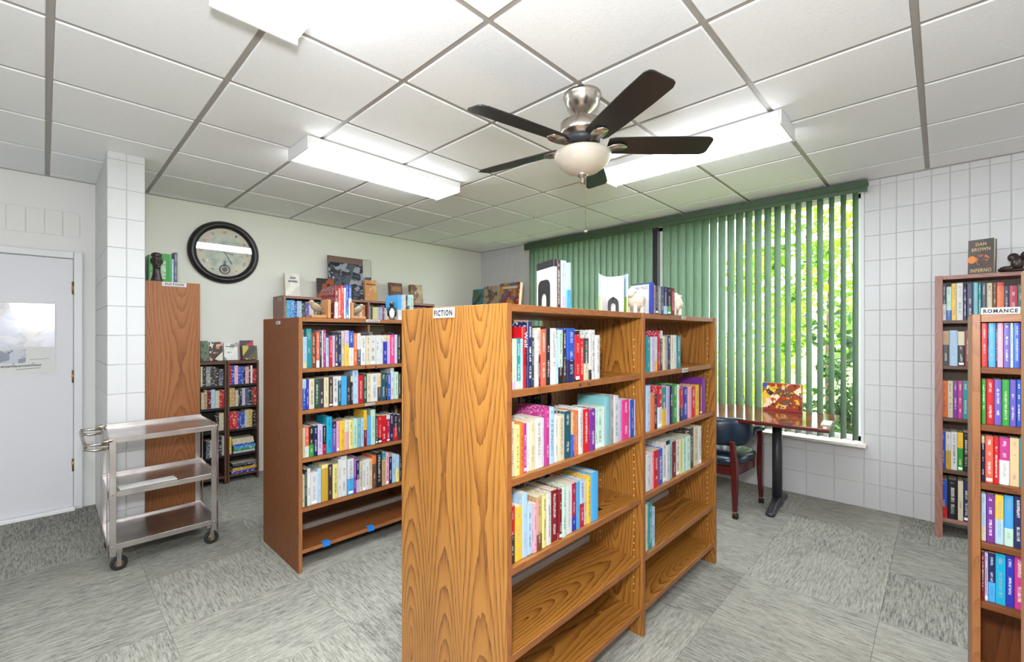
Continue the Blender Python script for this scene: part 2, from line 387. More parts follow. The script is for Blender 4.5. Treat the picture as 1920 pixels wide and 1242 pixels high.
bx('wall_angle', (X0, WX, WY-.022, WY, CH-.004, CH+.02), M['grid'], ceiling)
bx('wall_angle', (WX-.022, WX, Y0, WY, CH-.004, CH+.02), M['grid'], ceiling)

# block pads: a 200 mm block scored into two cells
def block_mesh(w=.2, h=.2, d=.012, cells=2, gap=.003):
    bm = new_bm(); cw = w/cells
    for k in range(cells):
        g0 = gap/2 if k == 0 else .0015; g1 = gap/2 if k == cells-1 else .0015
        x0, x1, z0, z1 = k*cw+g0, (k+1)*cw-g1, gap/2, h-gap/2; b = .0025
        loft(bm, [[(x0, d, z0), (x1, d, z0), (x1, d, z1), (x0, d, z1)], [(x0, b, z0), (x1, b, z0), (x1, b, z1), (x0, b, z1)],
                  [(x0+b, 0, z0+b), (x1-b, 0, z0+b), (x1-b, 0, z1-b), (x0+b, 0, z1-b)]])
    bmesh.ops.recalc_face_normals(bm, faces=bm.faces[:])
    me = bpy.data.meshes.new('block'); bm.to_mesh(me); bm.free(); me.materials.append(M['block']); return me
BLK = block_mesh(); BLK1 = block_mesh(cells=1)
# window wall (x = 4.60): core pieces around the opening, blocks on its face
WIN = (.45, 4.05, .50, 2.60)
bm = new_bm(); xw0, xw1 = WX+.005, WX+.22
box(bm, xw0, xw1, Y0, WIN[0], 0, CH+.03); box(bm, xw0, xw1, WIN[1], WY+.2, 0, CH+.03)
box(bm, xw0, xw1, WIN[0], WIN[1], 0, WIN[2]); box(bm, xw0, xw1, WIN[0], WIN[1], WIN[3], CH+.03)
wall_window = struct('wall_window', bm, M['joint'])
def blocks_x(y_hi, y_lo, z0, z1, parent, BLK=BLK):      # face x=WX, local x -> -Y
    z = z0
    while z < z1-.01:
        hz = min(.2, z1-z); y = y_hi
        while y > y_lo+.01:
            w = min(.2, y-y_lo)
            inst('block', BLK, parent, (WX, y, z), (0, 0, -math.pi/2), (w/.2, 1, hz/.2)); y -= .2
        z += .2
blocks_x(WIN[0], -1.35, 0, CH, wall_window)
blocks_x(WY, WIN[1], 0, CH, wall_window)
blocks_x(WIN[1], WIN[0], 0, WIN[2]-.0, wall_window, BLK1)
# window 1: sill, jambs, frames, panes
bm = new_bm(); box(bm, 4.60, 4.82, WIN[0], WIN[0]+.02, WIN[2], WIN[3]); box(bm, 4.60, 4.82, WIN[1]-.02, WIN[1], WIN[2], WIN[3])
box(bm, 4.60, 4.82, WIN[0], WIN[1], WIN[3]-.02, WIN[3])
win = struct('window_1', bm, M['trim'])
bx('sill', (4.50, 4.82, WIN[0]-.02, WIN[1]+.02, WIN[2], WIN[2]+.022), M['sill'], win, bevel=.004)
for ya, yb in ((WIN[0]+.02, 2.237), (2.297, WIN[1]-.02)):
    for d in ((4.69, 4.73, ya, ya+.035, .522, 2.58), (4.69, 4.73, yb-.035, yb, .522, 2.58), (4.69, 4.73, ya, yb, .522, .56), (4.69, 4.73, ya, yb, 2.54, 2.58)):
        bx('frame_bar', d, M['white_metal'], win)
    bx('pane', (4.707, 4.712, ya+.03, yb-.03, .555, 2.545), M['glass'], win)
bx('mullion', (4.64, 4.74, 2.237, 2.297, .522, 2.58), M['iron'], win)

# clock wall (y = 5.06)
bm = new_bm(); box(bm, X0, WX+.22, WY, WY+.2, 0, CH+.03); wall_back = struct('wall_back', bm, M['wall_cream'])
bm = new_bm(); box(bm, X0, .295, WY-.004, WY, 0, CH+.02); wall_door = struct('wall_door', bm, M['wall'])
LIN = block_mesh(.10, .20, .006, 1); LIN.materials[0] = M['wall']
for k in range(8): inst('block', LIN, wall_door, (-.60+.10*k, WY-.010, 2.19), (0, 0, 0))
# other walls, behind the photographer
bm = new_bm(); box(bm, X0-.2, X0, Y0, WY+.2, 0, CH+.03); struct('wall_left', bm, M['wall'])
bm = new_bm(); box(bm, X0-.2, WX+.22, Y0-.2, Y0, 0, CH+.03); struct('wall_near', bm, M['wall'])
# wing wall of scored block
bm = new_bm(); box(bm, .295, .485, 4.055, WY, 0, CH+.03); wing = struct('wall_wing', bm, M['joint'])
z = 0; rows = []
while z < CH-.01: rows.append((z, min(.2, CH-z))); z += .2
for z, hz in rows:
    inst('block', BLK, wing, (.29, 4.05, z), (0, 0, 0), (1, 1, hz/.2))
    y = WY
    while y > 4.06:
        w = min(.2, y-4.05); inst('block', BLK, wing, (.29, y, z), (0, 0, -math.pi/2), (w/.2, 1, hz/.2)); y -= .2
    y = 4.05
    while y < WY-.01:
        w = min(.2, WY-y); inst('block', BLK, wing, (.49, y, z), (0, 0, math.pi/2), (w/.2, 1, hz/.2)); y += .2
# door 1
bm = new_bm(); box(bm, -.76, .159, 5.032, 5.055, .03, 2.01); door = struct('door_1', bm, M['door'], bevel=.003)
for d in ((.162, .215, 5.02, WY-.0045, 0, 2.07), (-.83, -.765, 5.02, WY-.0045, 0, 2.07), (-.7645, .1615, 5.0205, WY-.0045, 2.015, 2.0695)): bx('door_casing', d, M['trim'], door, bevel=.006)
bx('threshold', (-.76, .17, 4.985, 5.05, 0, .03), M['white_metal'], door, bevel=.006)
for zz in (1.78, 1.07, .36):
    bm = new_bm(); lathe(bm, [(.0075, -.05), (.0075, .05)], 10); obj('hinge', bm, M['brass'], door, True, loc=(.158, 5.028, zz))
# poster on the door
pm = printmat('poster_print', [(176, 182, 214), (206, 210, 230), (226, 226, 234), (168, 164, 168), (222, 218, 214), (190, 196, 220)], 8, .17, (1, 1, 1.3), False)
poster = tag(bx('poster', (-.52, .06, 5.0275, 5.0305, 1.10, 1.65), M['paper']), 'glossy photo collage poster taped to the white door', 'poster')
bx('photo_collage', (-.50, .055, 5.026, 5.0276, 1.31, 1.645), pm, poster)
bx('photo_strip', (-.52, -.10, 5.0255, 5.0276, 1.19, 1.29), printmat('poster_strip', [(70, 84, 104), (120, 130, 140), (180, 186, 196), (90, 104, 124)], 16, .3), poster)
bm = new_bm(); rs = random.Random(5); xx = -.25; pts = []
for k in range(26):       # looping handwriting strokes
    hgt = rs.choice((.010, .012, .014, .03 if k in (9, 20) else .012)); wd = rs.uniform(.006, .012)
    for q in range(6):
        a_ = 2*math.pi*q/6; pts.append((xx + wd*.55*math.cos(a_+2.5) + wd*q/6, 5.0262, 1.165 + xx*.03 + hgt*(.5+.5*math.sin(a_-1.2))))
    xx += wd
tube(bm, pts, .0012, 4); tube(bm, [(-.15, 5.0262, 1.142), (-.02, 5.0262, 1.150)], .0014, 4); tube(bm, [(-.08, 5.0262, 1.215), (.03, 5.0262, 1.220)], .001, 4)
obj('script_lettering', bm, M['ink_grey'], poster)

# ------------------------------------------------------------------ fluorescent fixtures
def fixture(x0, x1, y0, y1, label):
    o = empty('ceiling_light', ((x0+x1)/2, (y0+y1)/2, CH), 0, label, 'ceiling light', 'fluorescent fixtures on the ceiling')
    lx, ly = (x1-x0)/2, (y1-y0)/2; along = 0 if lx > ly else 1
    hx_, hy_ = (lx-.0125, ly-.001) if along == 0 else (lx-.001, ly-.0125)
    bm = new_bm(); box(bm, -hx_, hx_, -hy_, hy_, -.050, -.0045); obj('housing', bm, M['white_metal'], o)
    bm = new_bm()
    ins = .012
    def sec(p):
        w = (ly if along == 0 else lx)
        prof = [(-w+.004, -.0505), (-w+.004, -.066), (-w+.03, -.085), (w-.03, -.085), (w-.004, -.066), (w-.004, -.0505)]
        return [(p, a, b) if along == 0 else (a, p, b) for a, b in prof]
    L = (lx if along == 0 else ly)
    loft(bm, [sec(-L+ins), sec(L-ins)]); obj('lens', bm, M['lens'], o)
    for s in (-1, 1):
        bm = new_bm(); w = (ly if along == 0 else lx); a, b = sorted((s*L, s*(L-ins)))
        if along == 0: box(bm, a, b, -w, w, -.086, -.004)
        else: box(bm, -w, w, a, b, -.086, -.004)
        obj('end_cap', bm, M['white_metal'], o, bevel=.003)
    return o
fixture(1.125, 2.345, 2.83, 3.15, 'lit fluorescent ceiling fixture in front of the clock')
fixture(2.79, 3.11, .63, 1.85, 'lit fluorescent ceiling fixture between the fan and the blinds')
fixture(.40, .70, .645, 1.865, 'lit fluorescent ceiling fixture above the aisle before the oak bookcase')
fixture(-1.6, -.38, -1.6, -1.28, 'lit fluorescent ceiling fixture behind the photographer')
fixture(.40, .70, -2.6, -1.38, 'added fluorescent fill fixture over the aisle behind the photographer')  # added out of view to brighten the low window wall and front shelves
fixture(-2.3, -1.08, 1.0, 1.32, 'added fluorescent fill fixture in the part of the room facing the door')  # unseen fill lamp, added to light the end panels and door
fixture(2.79, 3.11, -2.6, -1.38, 'lit fluorescent ceiling fixture beyond the romance shelves')

# ------------------------------------------------------------------ ceiling fan
fan = empty('ceiling_fan', (1.927, 1.341, CH), 0, 'dark five-blade ceiling fan with brushed nickel motor and bowl light', 'ceiling fan')
bm = new_bm(); lathe(bm, [(.096, -.0005), (.098, -.012), (.090, -.022), (.088, -.035), (.074, -.060), (.048, -.085), (.034, -.098), (.030, -.104)], 32); obj('canopy', bm, M['nickel'], fan, True)
bm = new_bm(); lathe(bm, [(.012, -.10), (.012, -.15)], 14); lathe(bm, [(.026, -.118), (.024, -.135), (.016, -.142)], 16); obj('downrod', bm, M['nickel'], fan, True)
bm = new_bm(); lathe(bm, [(.03, -.138), (.095, -.142), (.112, -.152), (.114, -.200), (.108, -.212), (.085, -.222), (.085, -.234), (.06, -.24)], 40); mot = obj('motor_housing', bm, M['nickel'], fan, True)
bm = new_bm(); lathe(bm, [(.088, -.222), (.098, -.23), (.094, -.252), (.062, -.27)], 36); obj('vent_ring', bm, M['iron'], fan, True)
for k in range(16):
    a = 2*math.pi*k/16; bm = new_bm(); box(bm, .06, .1, -.006, .006, -.0045, .0045)
    obj('vent_rib', bm, M['nickel'], fan, bevel=.002, loc=(0, 0, -.243), rot=(0, .5, a))
bm = new_bm(); lathe(bm, [(.05, -.262), (.056, -.272), (.056, -.295), (.065, -.302), (.05, -.306)], 30); obj('switch_housing', bm, M['nickel'], fan, True)
bm = new_bm(); lathe(bm, [(.07, -.298), (.142, -.304), (.147, -.312), (.142, -.335), (.120, -.368), (.085, -.395), (.04, -.411), (.012, -.414)], 40); obj('bowl_shade', bm, M['bowl'], fan, True)
bm = new_bm(); lathe(bm, [(.03, -.408), (.032, -.415), (.018, -.428), (.010, -.436), (.011, -.455), (.004, -.462)], 18); obj('finial', bm, M['nickel'], fan, True)
bm = new_bm(); tube(bm, [(.012, -.012, -.30), (.012, -.012, -.71)], .0016, 6); ch = obj('pull_chain', bm, M['brass'], fan)
bm = new_bm(); sph(bm, (.012, -.012, -.708), (.010, .010, .008)); obj('chain_knob', bm, M['nickel'], ch, True)
for k in range(5):
    a = math.radians(26.2 + 72*k)
    bm = new_bm(); tilt = math.radians(-13)
    prof = [(.13, .052), (.16, .062), (.30, .068), (.50, .072), (.63, .070), (.655, .060), (.662, .045)]
    rings = []
    for s, w in prof:
        r = []
        for yy, zz in ((-w, -.003), (w, -.003), (w, .003), (-w, .003)):
            r.append((s, yy*math.cos(tilt)-zz*math.sin(tilt), yy*math.sin(tilt)+zz*math.cos(tilt)))
        rings.append(r)
    loft(bm, rings); obj('blade', bm, M['blade'], fan, loc=(0, 0, -.262), rot=(0, 0, a))
    bm = new_bm()
    loft(bm, [[(x_, y_-w_, z_-.006), (x_, y_+w_, z_-.006), (x_, y_+w_, z_+.003), (x_, y_-w_, z_+.003)] for x_, y_, z_, w_ in
              ((.06, 0, .002, .016), (.09, 0, -.012, .014), (.125, 0, -.018, .018), (.15, 0, -.012, .036), (.185, 0, -.009, .040), (.215, 0, -.009, .028), (.23, 0, -.009, .012))])
    bracket = obj('blade_bracket', bm, M['nickel'], fan, True, loc=(0, 0, -.260), rot=(0, 0, a))

# ------------------------------------------------------------------ vertical blind
blind = empty('vertical_blind', (4.55, 2.25, 2.63), 0, 'green fabric vertical blind with slanted vanes across the wide window', 'blind')
def at_b(o): o.parent = blind; o.matrix_parent_inverse = blind.matrix_basis.inverted(); return o
bm = new_bm()
loft(bm, [[(4.500, yy, 2.545), (4.512, yy, 2.545), (4.512, yy, 2.605), (4.595, yy, 2.605), (4.595, yy, 2.632), (4.500, yy, 2.632), (4.494, yy, 2.60), (4.500, yy, 2.588), (4.494, yy, 2.57)] for yy in (.42, 4.08)])
at_b(obj('valance', bm, M['valance']))
bx_ = bx('headrail', (4.53, 4.57, .45, 4.05, 2.575, 2.603), M['white_metal']); at_b(bx_)
def vane_mesh():
    bm = new_bm(); w = .0445; n = 6; rings = []
    for z in (.548, 1.2, 1.9, 2.572):
        f = []
        for k in range(n+1):
            a = -1+2*k/n; f.append((.004*(1-a*a), a*w, z))
        rings.append(f + [(p[0]-.0009, p[1], p[2]) for p in reversed(f)])
    loft(bm, rings); bmesh.ops.recalc_face_normals(bm, faces=bm.faces[:])
    me = bpy.data.meshes.new('vane'); bm.to_mesh(me); bm.free(); me.materials.append(M['vane'])
    for p in me.polygons: p.use_smooth = True
    return me
VANE = vane_mesh()
def vane_angle(y):
    pts = [(.45, 72), (1.0, 68), (1.64, 57), (1.95, 44), (2.2, 38), (2.9, 30), (4.1, 26)]
    for (a, b), (c, d) in zip(pts, pts[1:]):
        if a <= y <= c: return b+(d-b)*(y-a)/(c-a)
    return 30
ylist = [.50+.0795*k for k in range(21)] + [2.305+.0795*k for k in range(22)]
for y in ylist:
    th = math.radians(vane_angle(y) + random.uniform(-2, 2))
    # in-plane direction (sin th, -cos th): local y axis turned by -(pi/2 - ...)
    o = inst('vane', VANE, None, (4.548, y, 0), (0, 0, th)); at_b(o)

# ------------------------------------------------------------------ outside: lawn, tree, shrubs
bm = new_bm(); box(bm, 4.85, 60, -30, 60, -.6, -.35); struct('ground', bm, M['lawn'])
def foliage(name, c, r, n, mat, leaf, seed, shape=None):
    rnd = random.Random(seed); vs_, fs = [], []
    clumps = [(Vector((rnd.gauss(0, .5), rnd.gauss(0, .5), rnd.gauss(0, .5))), rnd.uniform(.2, .45)) for _ in range(26)]
    for k in range(n):
        cc, cr = rnd.choice(clumps)
        d = Vector((rnd.gauss(0, 1), rnd.gauss(0, 1), rnd.gauss(0, 1))).normalized()*cr*rnd.uniform(.5, 1) + cc
        p = Vector((d.x*r[0], d.y*r[1], d.z*r[2]))
        if p.z + c[2] < -.33: continue
        a = Vector((rnd.gauss(0, 1), rnd.gauss(0, 1), rnd.gauss(0, .6))).normalized(); b = a.cross(Vector((rnd.gauss(0, 1), rnd.gauss(0, 1), rnd.gauss(0, 1)))).normalized()
        L = leaf*rnd.uniform(.7, 1.3); i = len(vs_)
        vs_ += [p-a*L, p+b*L*.42, p+a*L, p-b*L*.42]; fs.append((i, i+1, i+2, i+3))
    me = bpy.data.meshes.new('foliage'); me.from_pydata([tuple(v) for v in vs_], [], fs); me.materials.append(mat)
    return me
def plant(name, label, cat, x, y, zc, r, n, mat, leaf, seed, trunk=.06, group=None):
    o = empty(name, (x, y, -.35), 0, label, cat, group)
    inst('foliage', foliage(name, (x, y, zc), r, n, mat, leaf, seed), o, (0, 0, zc+.35))['kind'] = 'stuff'
    bm = new_bm(); tube(bm, [(0, 0, 0), (.05, .03, (zc+.35)*.5), (0, .0, zc+.35)], trunk, 8, [trunk, trunk*.8, trunk*.5]); obj('trunk', bm, M['bark'], o, True)
plant('tree', 'bright green leafy tree outside the window', 'tree', 8.5, 1.25, 2.3, (1.3, 1.15, 1.7), 5200, M['leaf'], .075, 3)
plant('shrub', 'dark green shrub at the foot of the window', 'shrub', 6.0, .72, .45, (.7, .6, .75), 2600, M['leaf_dark'], .05, 5, .03)
plant('shrub', 'pale sunlit shrub on the lawn behind the tree', 'shrub', 12.2, 3.6, .35, (1.5, 1.6, .9), 2600, M['leaf_pale'], .09, 8, .04)
plant('shrub', 'bright low shrub beyond the lawn outside the window', 'shrub', 15.5, 7.6, .4, (1.4, 2.2, 1.0), 2400, M['leaf'], .10, 11, .04)

# ------------------------------------------------------------------ bookcases
def peg_holes(parent, x, y, z0, z1, step, face):
    bm = new_bm(); z = z0
    while z < z1:
        n = 6
        ring = [(x, y+.0032*math.cos(2*math.pi*k/n), z+.0032*math.sin(2*math.pi*k/n)) for k in range(n)]
        loft(bm, [ring, [(x+face*.0008, b, c) for _, b, c in ring]]); z += step
    o = obj('peg_holes', bm, M['hole'], parent); o['kind'] = 'stuff'
def double_case(name, label, xs, y0, y1, H, tops, m_panel, m_edge, t=.022, shelf_t=.024):
    """open double-faced library case along X: panels at xs, shelf boards between"""
    root = empty(name, ((xs[0]+xs[-1])/2, y0, 0), 0, label, 'bookcase')
    def put(o): o.parent = root; o.matrix_parent_inverse = root.matrix_basis.inverted(); return o
    for k, xp in enumerate(xs):
        a, b = (xp, xp+t) if k < len(xs)-1 else (xp-t, xp)
        p = put(bx('end_panel' if k in (0, len(xs)-1) else 'divider_panel', (a, b, y0, y1, 0, H), m_panel, bevel=.0015))
        e = bx('edge_band', (a+.0005, b-.0005, y0-.0012, y0+.0008, .001, H-.001), m_edge); e.parent = p
        for f, xx in ((-1, a), (1, b)):
            if (k == 0 and f < 0) or (k == len(xs)-1 and f > 0): continue
            for yy in (y0+.045, y0+.23): peg_holes(p, xx+f*.0002, yy, .2, H-.1, .032, f)
    for k in range(len(xs)-1):
        a = xs[k]+t+.001; b = xs[k+1]-(.001 if k < len(xs)-2 else t+.001)
        ym = (y0+y1)/2
        s = put(bx('top_board', (a, b, y0+.006, y1-.006, H-shelf_t-.002, H-.002), m_panel, grain=0, bevel=.0015))
        e = bx('edge_band', (a, b, y0+.0045, y0+.0065, H-shelf_t-.001, H-.003), m_edge, grain=0); e.parent = s
        for z in tops:
            s = put(bx('shelf', (a, b, y0+.010, ym-.015, z-shelf_t, z), m_panel, grain=0, bevel=.0015))
            e = bx('edge_band', (a, b, y0+.0085, y0+.0105, z-shelf_t+.001, z-.001), m_edge, grain=0); e.parent = s
            put(bx('shelf', (a, b, ym+.015, y1-.010, z-shelf_t, z), m_panel, grain=0, bevel=.0015))
        for z in (tops[-1], tops[-2]): put(bx('back_rail', (a, b, ym-.013, ym+.013, z-.01, z+.028), M['strip'], bevel=.002))
    return root, put
MT = [1.225, .935, .645, .36, .125]
main, put_main = double_case('library_bookcase', 'open oak library bookcase with FICTION sign and books in two bays', [1.02, 1.922, 2.865], 1.0, 1.608, 1.51, MT, M['oak'], M['oak_edge'])
LT = [1.205, .957, .669, .376, .13]
left, put_left = double_case('library_bookcase', 'brown library bookcase full of books with blue tape on bottom shelf', [1.03, 1.945, 2.86], 2.72, 3.33, 1.51, LT, M['brown'], M['brown_edge'])
# signs and marks
def sign(put, loc, w, h, text, face, tw=.8, th=.55, name='sign'):
    """face: 'x' = on a -X face, 'y' = on a -Y face"""
    bm = new_bm()
    if face == 'x': box(bm, -.0025, 0, -w/2, w/2, -h/2, h/2); rot = (math.pi/2, 0, -math.pi/2); lo = (-.0045, 0, 0)
    else: box(bm, -w/2, w/2, -.0025, 0, -h/2, h/2); rot = (math.pi/2, 0, 0); lo = (0, -.0045, 0)
    o = obj(name, bm, M['card'], loc=loc, bevel=.001, bseg=1); put(o)
    if text: lettering(text, w*tw, h*th, M['ink'], o, lo, rot, bold=.035)
    return o
a = on_x(813, 582, 1.02); b = on_x(853, 583, 1.02)
sign(put_main, (1.0195, (a.y+b.y)/2, 1.488), abs(a.y-b.y), .037, 'FICTION', 'x', .84, .62)
sign(put_main, (on_y(1283, 595, 1.0).x, 1.004, 1.497), .055, .014, 'FICTION', 'y')
sign(put_main, (on_y(1287, 697, 1.0).x, 1.008, 1.212), .075, .022, 'FICTION', 'y')
for u in (1091, 1107):
    p = on_y(u, 722, 1.0); bm = new_bm(); sph(bm, (p.x, 1.008, 1.213), .0055, 8, 6); put_main(obj('plug', bm, M['black_metal']))
sign(put_left, (on_y(700, 602, 2.72).x, 2.724, 1.497), .10, .016, 'FICTION', 'y')
sign(put_left, (on_y(695, 757, 2.72).x, 2.728, .945), .07, .015, 'FICTION', 'y')
sign(put_left, (1.0295, on_x(522, 600, 1.03).y, 1.482), .07, .02, 'FICTION', 'x', .6, .5)
for u in (687, 706):
    p = on_y(u, 684, 2.72); bm = new_bm(); sph(bm, (p.x, 2.728, 1.193), .006, 8, 6); put_left(obj('plug', bm, M['black_metal']))
for u in (613.5, 697):
    p = on_y(u, 1000, 2.72); put_left(bx('tape', (p.x-.022, p.x+.022, 2.7265, 2.76, .104, .1315), M['tape']))

def single_case(name, label, origin, rz, W, D, H, tops, m, m_in, t=.02, back=True, group=None, cols=1):
    """local: x along the front, front at y=0 facing -Y, depth +Y"""
    root = empty(name, (*origin, 0), rz, label, 'bookcase', group)
    xs_ = [W*k/cols for k in range(cols+1)]
    for k, xp in enumerate(xs_):
        a = min(max(xp-t/2, 0), W-t); bx('side_panel' if k in (0, cols) else 'divider_panel', (a, a+t, 0, D, 0, H), m, root, bevel=.002)
    for k in range(cols):
        a = xs_[k]+(t if k == 0 else t/2)+.0005; b = xs_[k+1]-(t if k == cols-1 else t/2)-.0005
        bx('top_board', (a, b, .002, D-.008, H-.028, H-.002), m, root, grain=0, bevel=.0015)
        for z in tops: bx('shelf', (a, b, .006, D-.008, z-.022, z), m_in if z != tops[-1] else m, root, grain=0, bevel=.0015)
    if back: bx('back_panel', (t+.001, W-t-.001, D-.007, D-.001, .03, H-.03), m_in, root)
    return root
# tall case against the wing wall: its end panel faces the room
tall = single_case('tall_bookcase', 'tall reddish wooden bookcase end beside the white block wall', (.835, 4.15), math.pi/2, .90, .333, 1.80, [1.5, 1.2, .9, .6, .3, .1], M['tall'], M['tall'])
def put_of(root):
    bpy.context.view_layer.update()
    inv = root.matrix_world.inverted()
    def put(o): o.parent = root; o.matrix_parent_inverse = inv; return o
    return put
put_tall = put_of(tall)
sign(put_tall, (on_y(327, 532, 4.15).x, 4.1495, 1.782), .15, .032, 'FICTION', 'y', .75, .5)
# two narrow dark cases against the clock wall
D1 = .967
single_case('narrow_bookcase', 'narrow black-shelved bookcase nearest the tall wooden end panel', (.86, 4.85), 0, .325, .20, 1.155, [.93, .72, .505, .27, .075], M['walnut_dark'], M['shelf_black'], .018)
single_case('narrow_bookcase', 'narrow black-shelved bookcase holding a horizontal stack of books', (1.19, 4.85), 0, .27, .20, 1.155, [.93, .72, .505, .27, .075], M['walnut_dark'], M['shelf_black'], .018)
# case against the clock wall, seen above the brown one
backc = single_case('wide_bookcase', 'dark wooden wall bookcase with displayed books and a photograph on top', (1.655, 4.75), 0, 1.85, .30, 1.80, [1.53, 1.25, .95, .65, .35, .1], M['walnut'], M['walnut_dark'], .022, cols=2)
put_bc = put_of(backc); sign(put_bc, (1.6545, 4.85, 1.765), .10, .03, 'FICTION', 'x', .7, .5)
# corner case beside the window
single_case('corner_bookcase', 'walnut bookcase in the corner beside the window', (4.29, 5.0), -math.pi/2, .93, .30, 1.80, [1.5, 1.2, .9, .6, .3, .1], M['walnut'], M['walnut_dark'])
# wall case right of the window
WCX = 4.31
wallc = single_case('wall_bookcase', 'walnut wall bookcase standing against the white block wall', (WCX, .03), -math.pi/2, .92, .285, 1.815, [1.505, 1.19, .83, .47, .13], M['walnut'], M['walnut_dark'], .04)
# romance case
RX = 2.27
rom_top = 1.48
rz_t = [on_x(1875, v, RX).z for v in (690, 800, 912, 1026, 1140)]
romc = single_case('romance_bookcase', 'oak bookcase with a white ROMANCE sign', (RX, -.079), -math.pi/2, .90, .32, rom_top, rz_t + [.11], M['brown_edge'], M['brown'], .022)
bpy.context.view_layer.update()
put_r = put_of(romc)
sign(put_r, (RX+.004, -.1475, rom_top+.010), .092, .024, 'ROMANCE', 'x', .88, .55)
# near case at the edge of the view
single_case('end_bookcase', 'grey-brown bookcase side standing across the aisle from the oak bookcase', (.84, -.093), -math.pi/2, .45, .245, 1.51, [1.2, .9, .6, .3, .1], M['brown_edge'], M['brown'], .022)

# ------------------------------------------------------------------ books
def book_meshes(tb, over, rnd):
    bm = new_bm(); n = 5
    outer = [(0, 1), (0, .03)] + [(.5-.5*math.cos(math.pi*k/n), .03-.03*math.sin(math.pi*k/n)*rnd) for k in range(1, n)] + [(1, .03), (1, 1)]
    inner = [(1-tb, 1), (1-tb, .045), (tb, .045), (tb, 1)]
    pr = outer + inner
    loft(bm, [[(x, y, 0) for x, y in pr], [(x, y, 1) for x, y in pr]], cap=False)
    no = len(outer); bm.verts.ensure_lookup_table()
    N = len(pr)
    for lev in (0, 1):
        V = [bm.verts[lev*N+i] for i in range(N)]
        bm.faces.new((V[0], V[1], V[N-2], V[N-1])); bm.faces.new([V[i] for i in range(1, no-1)] + [V[no+1], V[N-2]]); bm.faces.new((V[no-2], V[no-1], V[no], V[no+1]))
    bmesh.ops.recalc_face_normals(bm, faces=bm.faces[:])
    me = bpy.data.meshes.new('cover'); bm.to_mesh(me); bm.free(); me.materials.append(M['cover'])
    bm = new_bm(); box(bm, tb*1.02, 1-tb*1.02, .046, 1-over, over, 1-over)
    mp = bpy.data.meshes.new('pages'); bm.to_mesh(mp); bm.free(); mp.materials.append(M['pages'])
    return me, mp
HARD = book_meshes(.085, .022, 1.0); SOFT = book_meshes(.035, .003, .35)
NB = 0
def book(loc, size, rot, color, accent=None, top=2.0, bot=-1.0, pr=1.0, label='', group='', name='book', hard=None):
    """size = thickness, depth, height; local spine faces -Y, thickness runs +X"""
    global NB; NB += 1
    hard = (random.random() < .45) if hard is None else hard
    root = empty(name, loc, 0, label, 'book', group); root.rotation_euler = rot; root.scale = size
    cov, pg = HARD if hard else SOFT
    c = inst('cover', cov, root); inst('pages', pg, root)
    j = random.uniform(.92, 1.06); base = tuple(min(1, v*j) for v in pal(color)); c.color = (*base, 1)
    if accent is None:
        lum = .3*base[0]+.6*base[1]+.1*base[2]; accent = random.choice(['black', 'navy', 'dark red', 'teal'] if lum > .25 else ['white', 'cream', 'pale yellow', 'white'])
    c['accent'] = [float(v) for v in pal(accent)]; c['band_top'] = float(top); c['band_bottom'] = float(bot); c['print'] = float(pr)
    return root
ORD = 'zeroth first second third fourth fifth sixth seventh eighth ninth tenth eleventh twelfth thirteenth fourteenth fifteenth sixteenth seventeenth eighteenth nineteenth twentieth'.split()
ORD += ['twenty-'+w for w in ORD[1:10]] + ['thirtieth']
def row(axis, val, z, u0, spec, ref, shelf, group, depth=.15, zmax=9):
    """a row of books; spec 'u1:vtop:colour:accent:flags' ... flags t.8 / b.2 / n (no print) / h / s"""
    made = []; pu = float(u0); prev = None
    for k, s in enumerate(x for x in spec.replace('\n', ' ').split(';') if x.strip()):
        f = [q.strip() for q in s.strip().split(':')]; u1 = float(f[0]); vt = float(f[1]); colr = f[2]; acc = f[3] if len(f) > 3 and f[3] else None
        top, bot, pr, hard = 2.0, -1.0, 1.0, None
        for g in (f[4].split() if len(f) > 4 else []):
            if g[0] == 't': top = float(g[1:])
            elif g[0] == 'b': bot = float(g[1:])
            elif g == 'n': pr = 0.0
            elif g == 'h': hard = True
            elif g == 's': hard = False
        if axis == 'y':
            a, b = on_y(pu, vt, val), on_y(u1, vt, val); lo, hi = a.x, b.x; H = b.z - z
            mid = on_y((pu+u1)/2, vt, val); H = mid.z - z; loc = (lo+.0004, val + random.uniform(0, .006), z+.0005); rz = 0
        else:
            a, b = on_x(pu, vt, val), on_x(u1, vt, val); lo, hi = b.y, a.y
            mid = on_x((pu+u1)/2, vt, val); H = mid.z - z; loc = (val + random.uniform(0, .006), hi-.0004, z+.0005); rz = -math.pi/2
        th = max(.004, hi-lo-.0008); H = min(max(.10, H), zmax-z-.004)
        d = min(.225, max(.105, H*.66 + random.uniform(-.01, .015))); d = min(d, depth)
        size = ('slim ' if th < .014 else 'thick ' if th > .042 else '')
        lab = f"{size}{colr} book, {ORD[k+1]} from {ref}, {shelf}"
        made.append(book(loc, (th, d, H), (0, 0, rz), colr, acc, top, bot, pr, lab, group, hard=hard)); pu = u1
    return made
def rowz(tops, k, yv, *a): return row('y', yv, tops[k], *a, zmax=(1.484 if k == 0 else tops[k-1]-.024))
G = 'books on the oak FICTION bookcase'; YS = 1.022; DM = .26
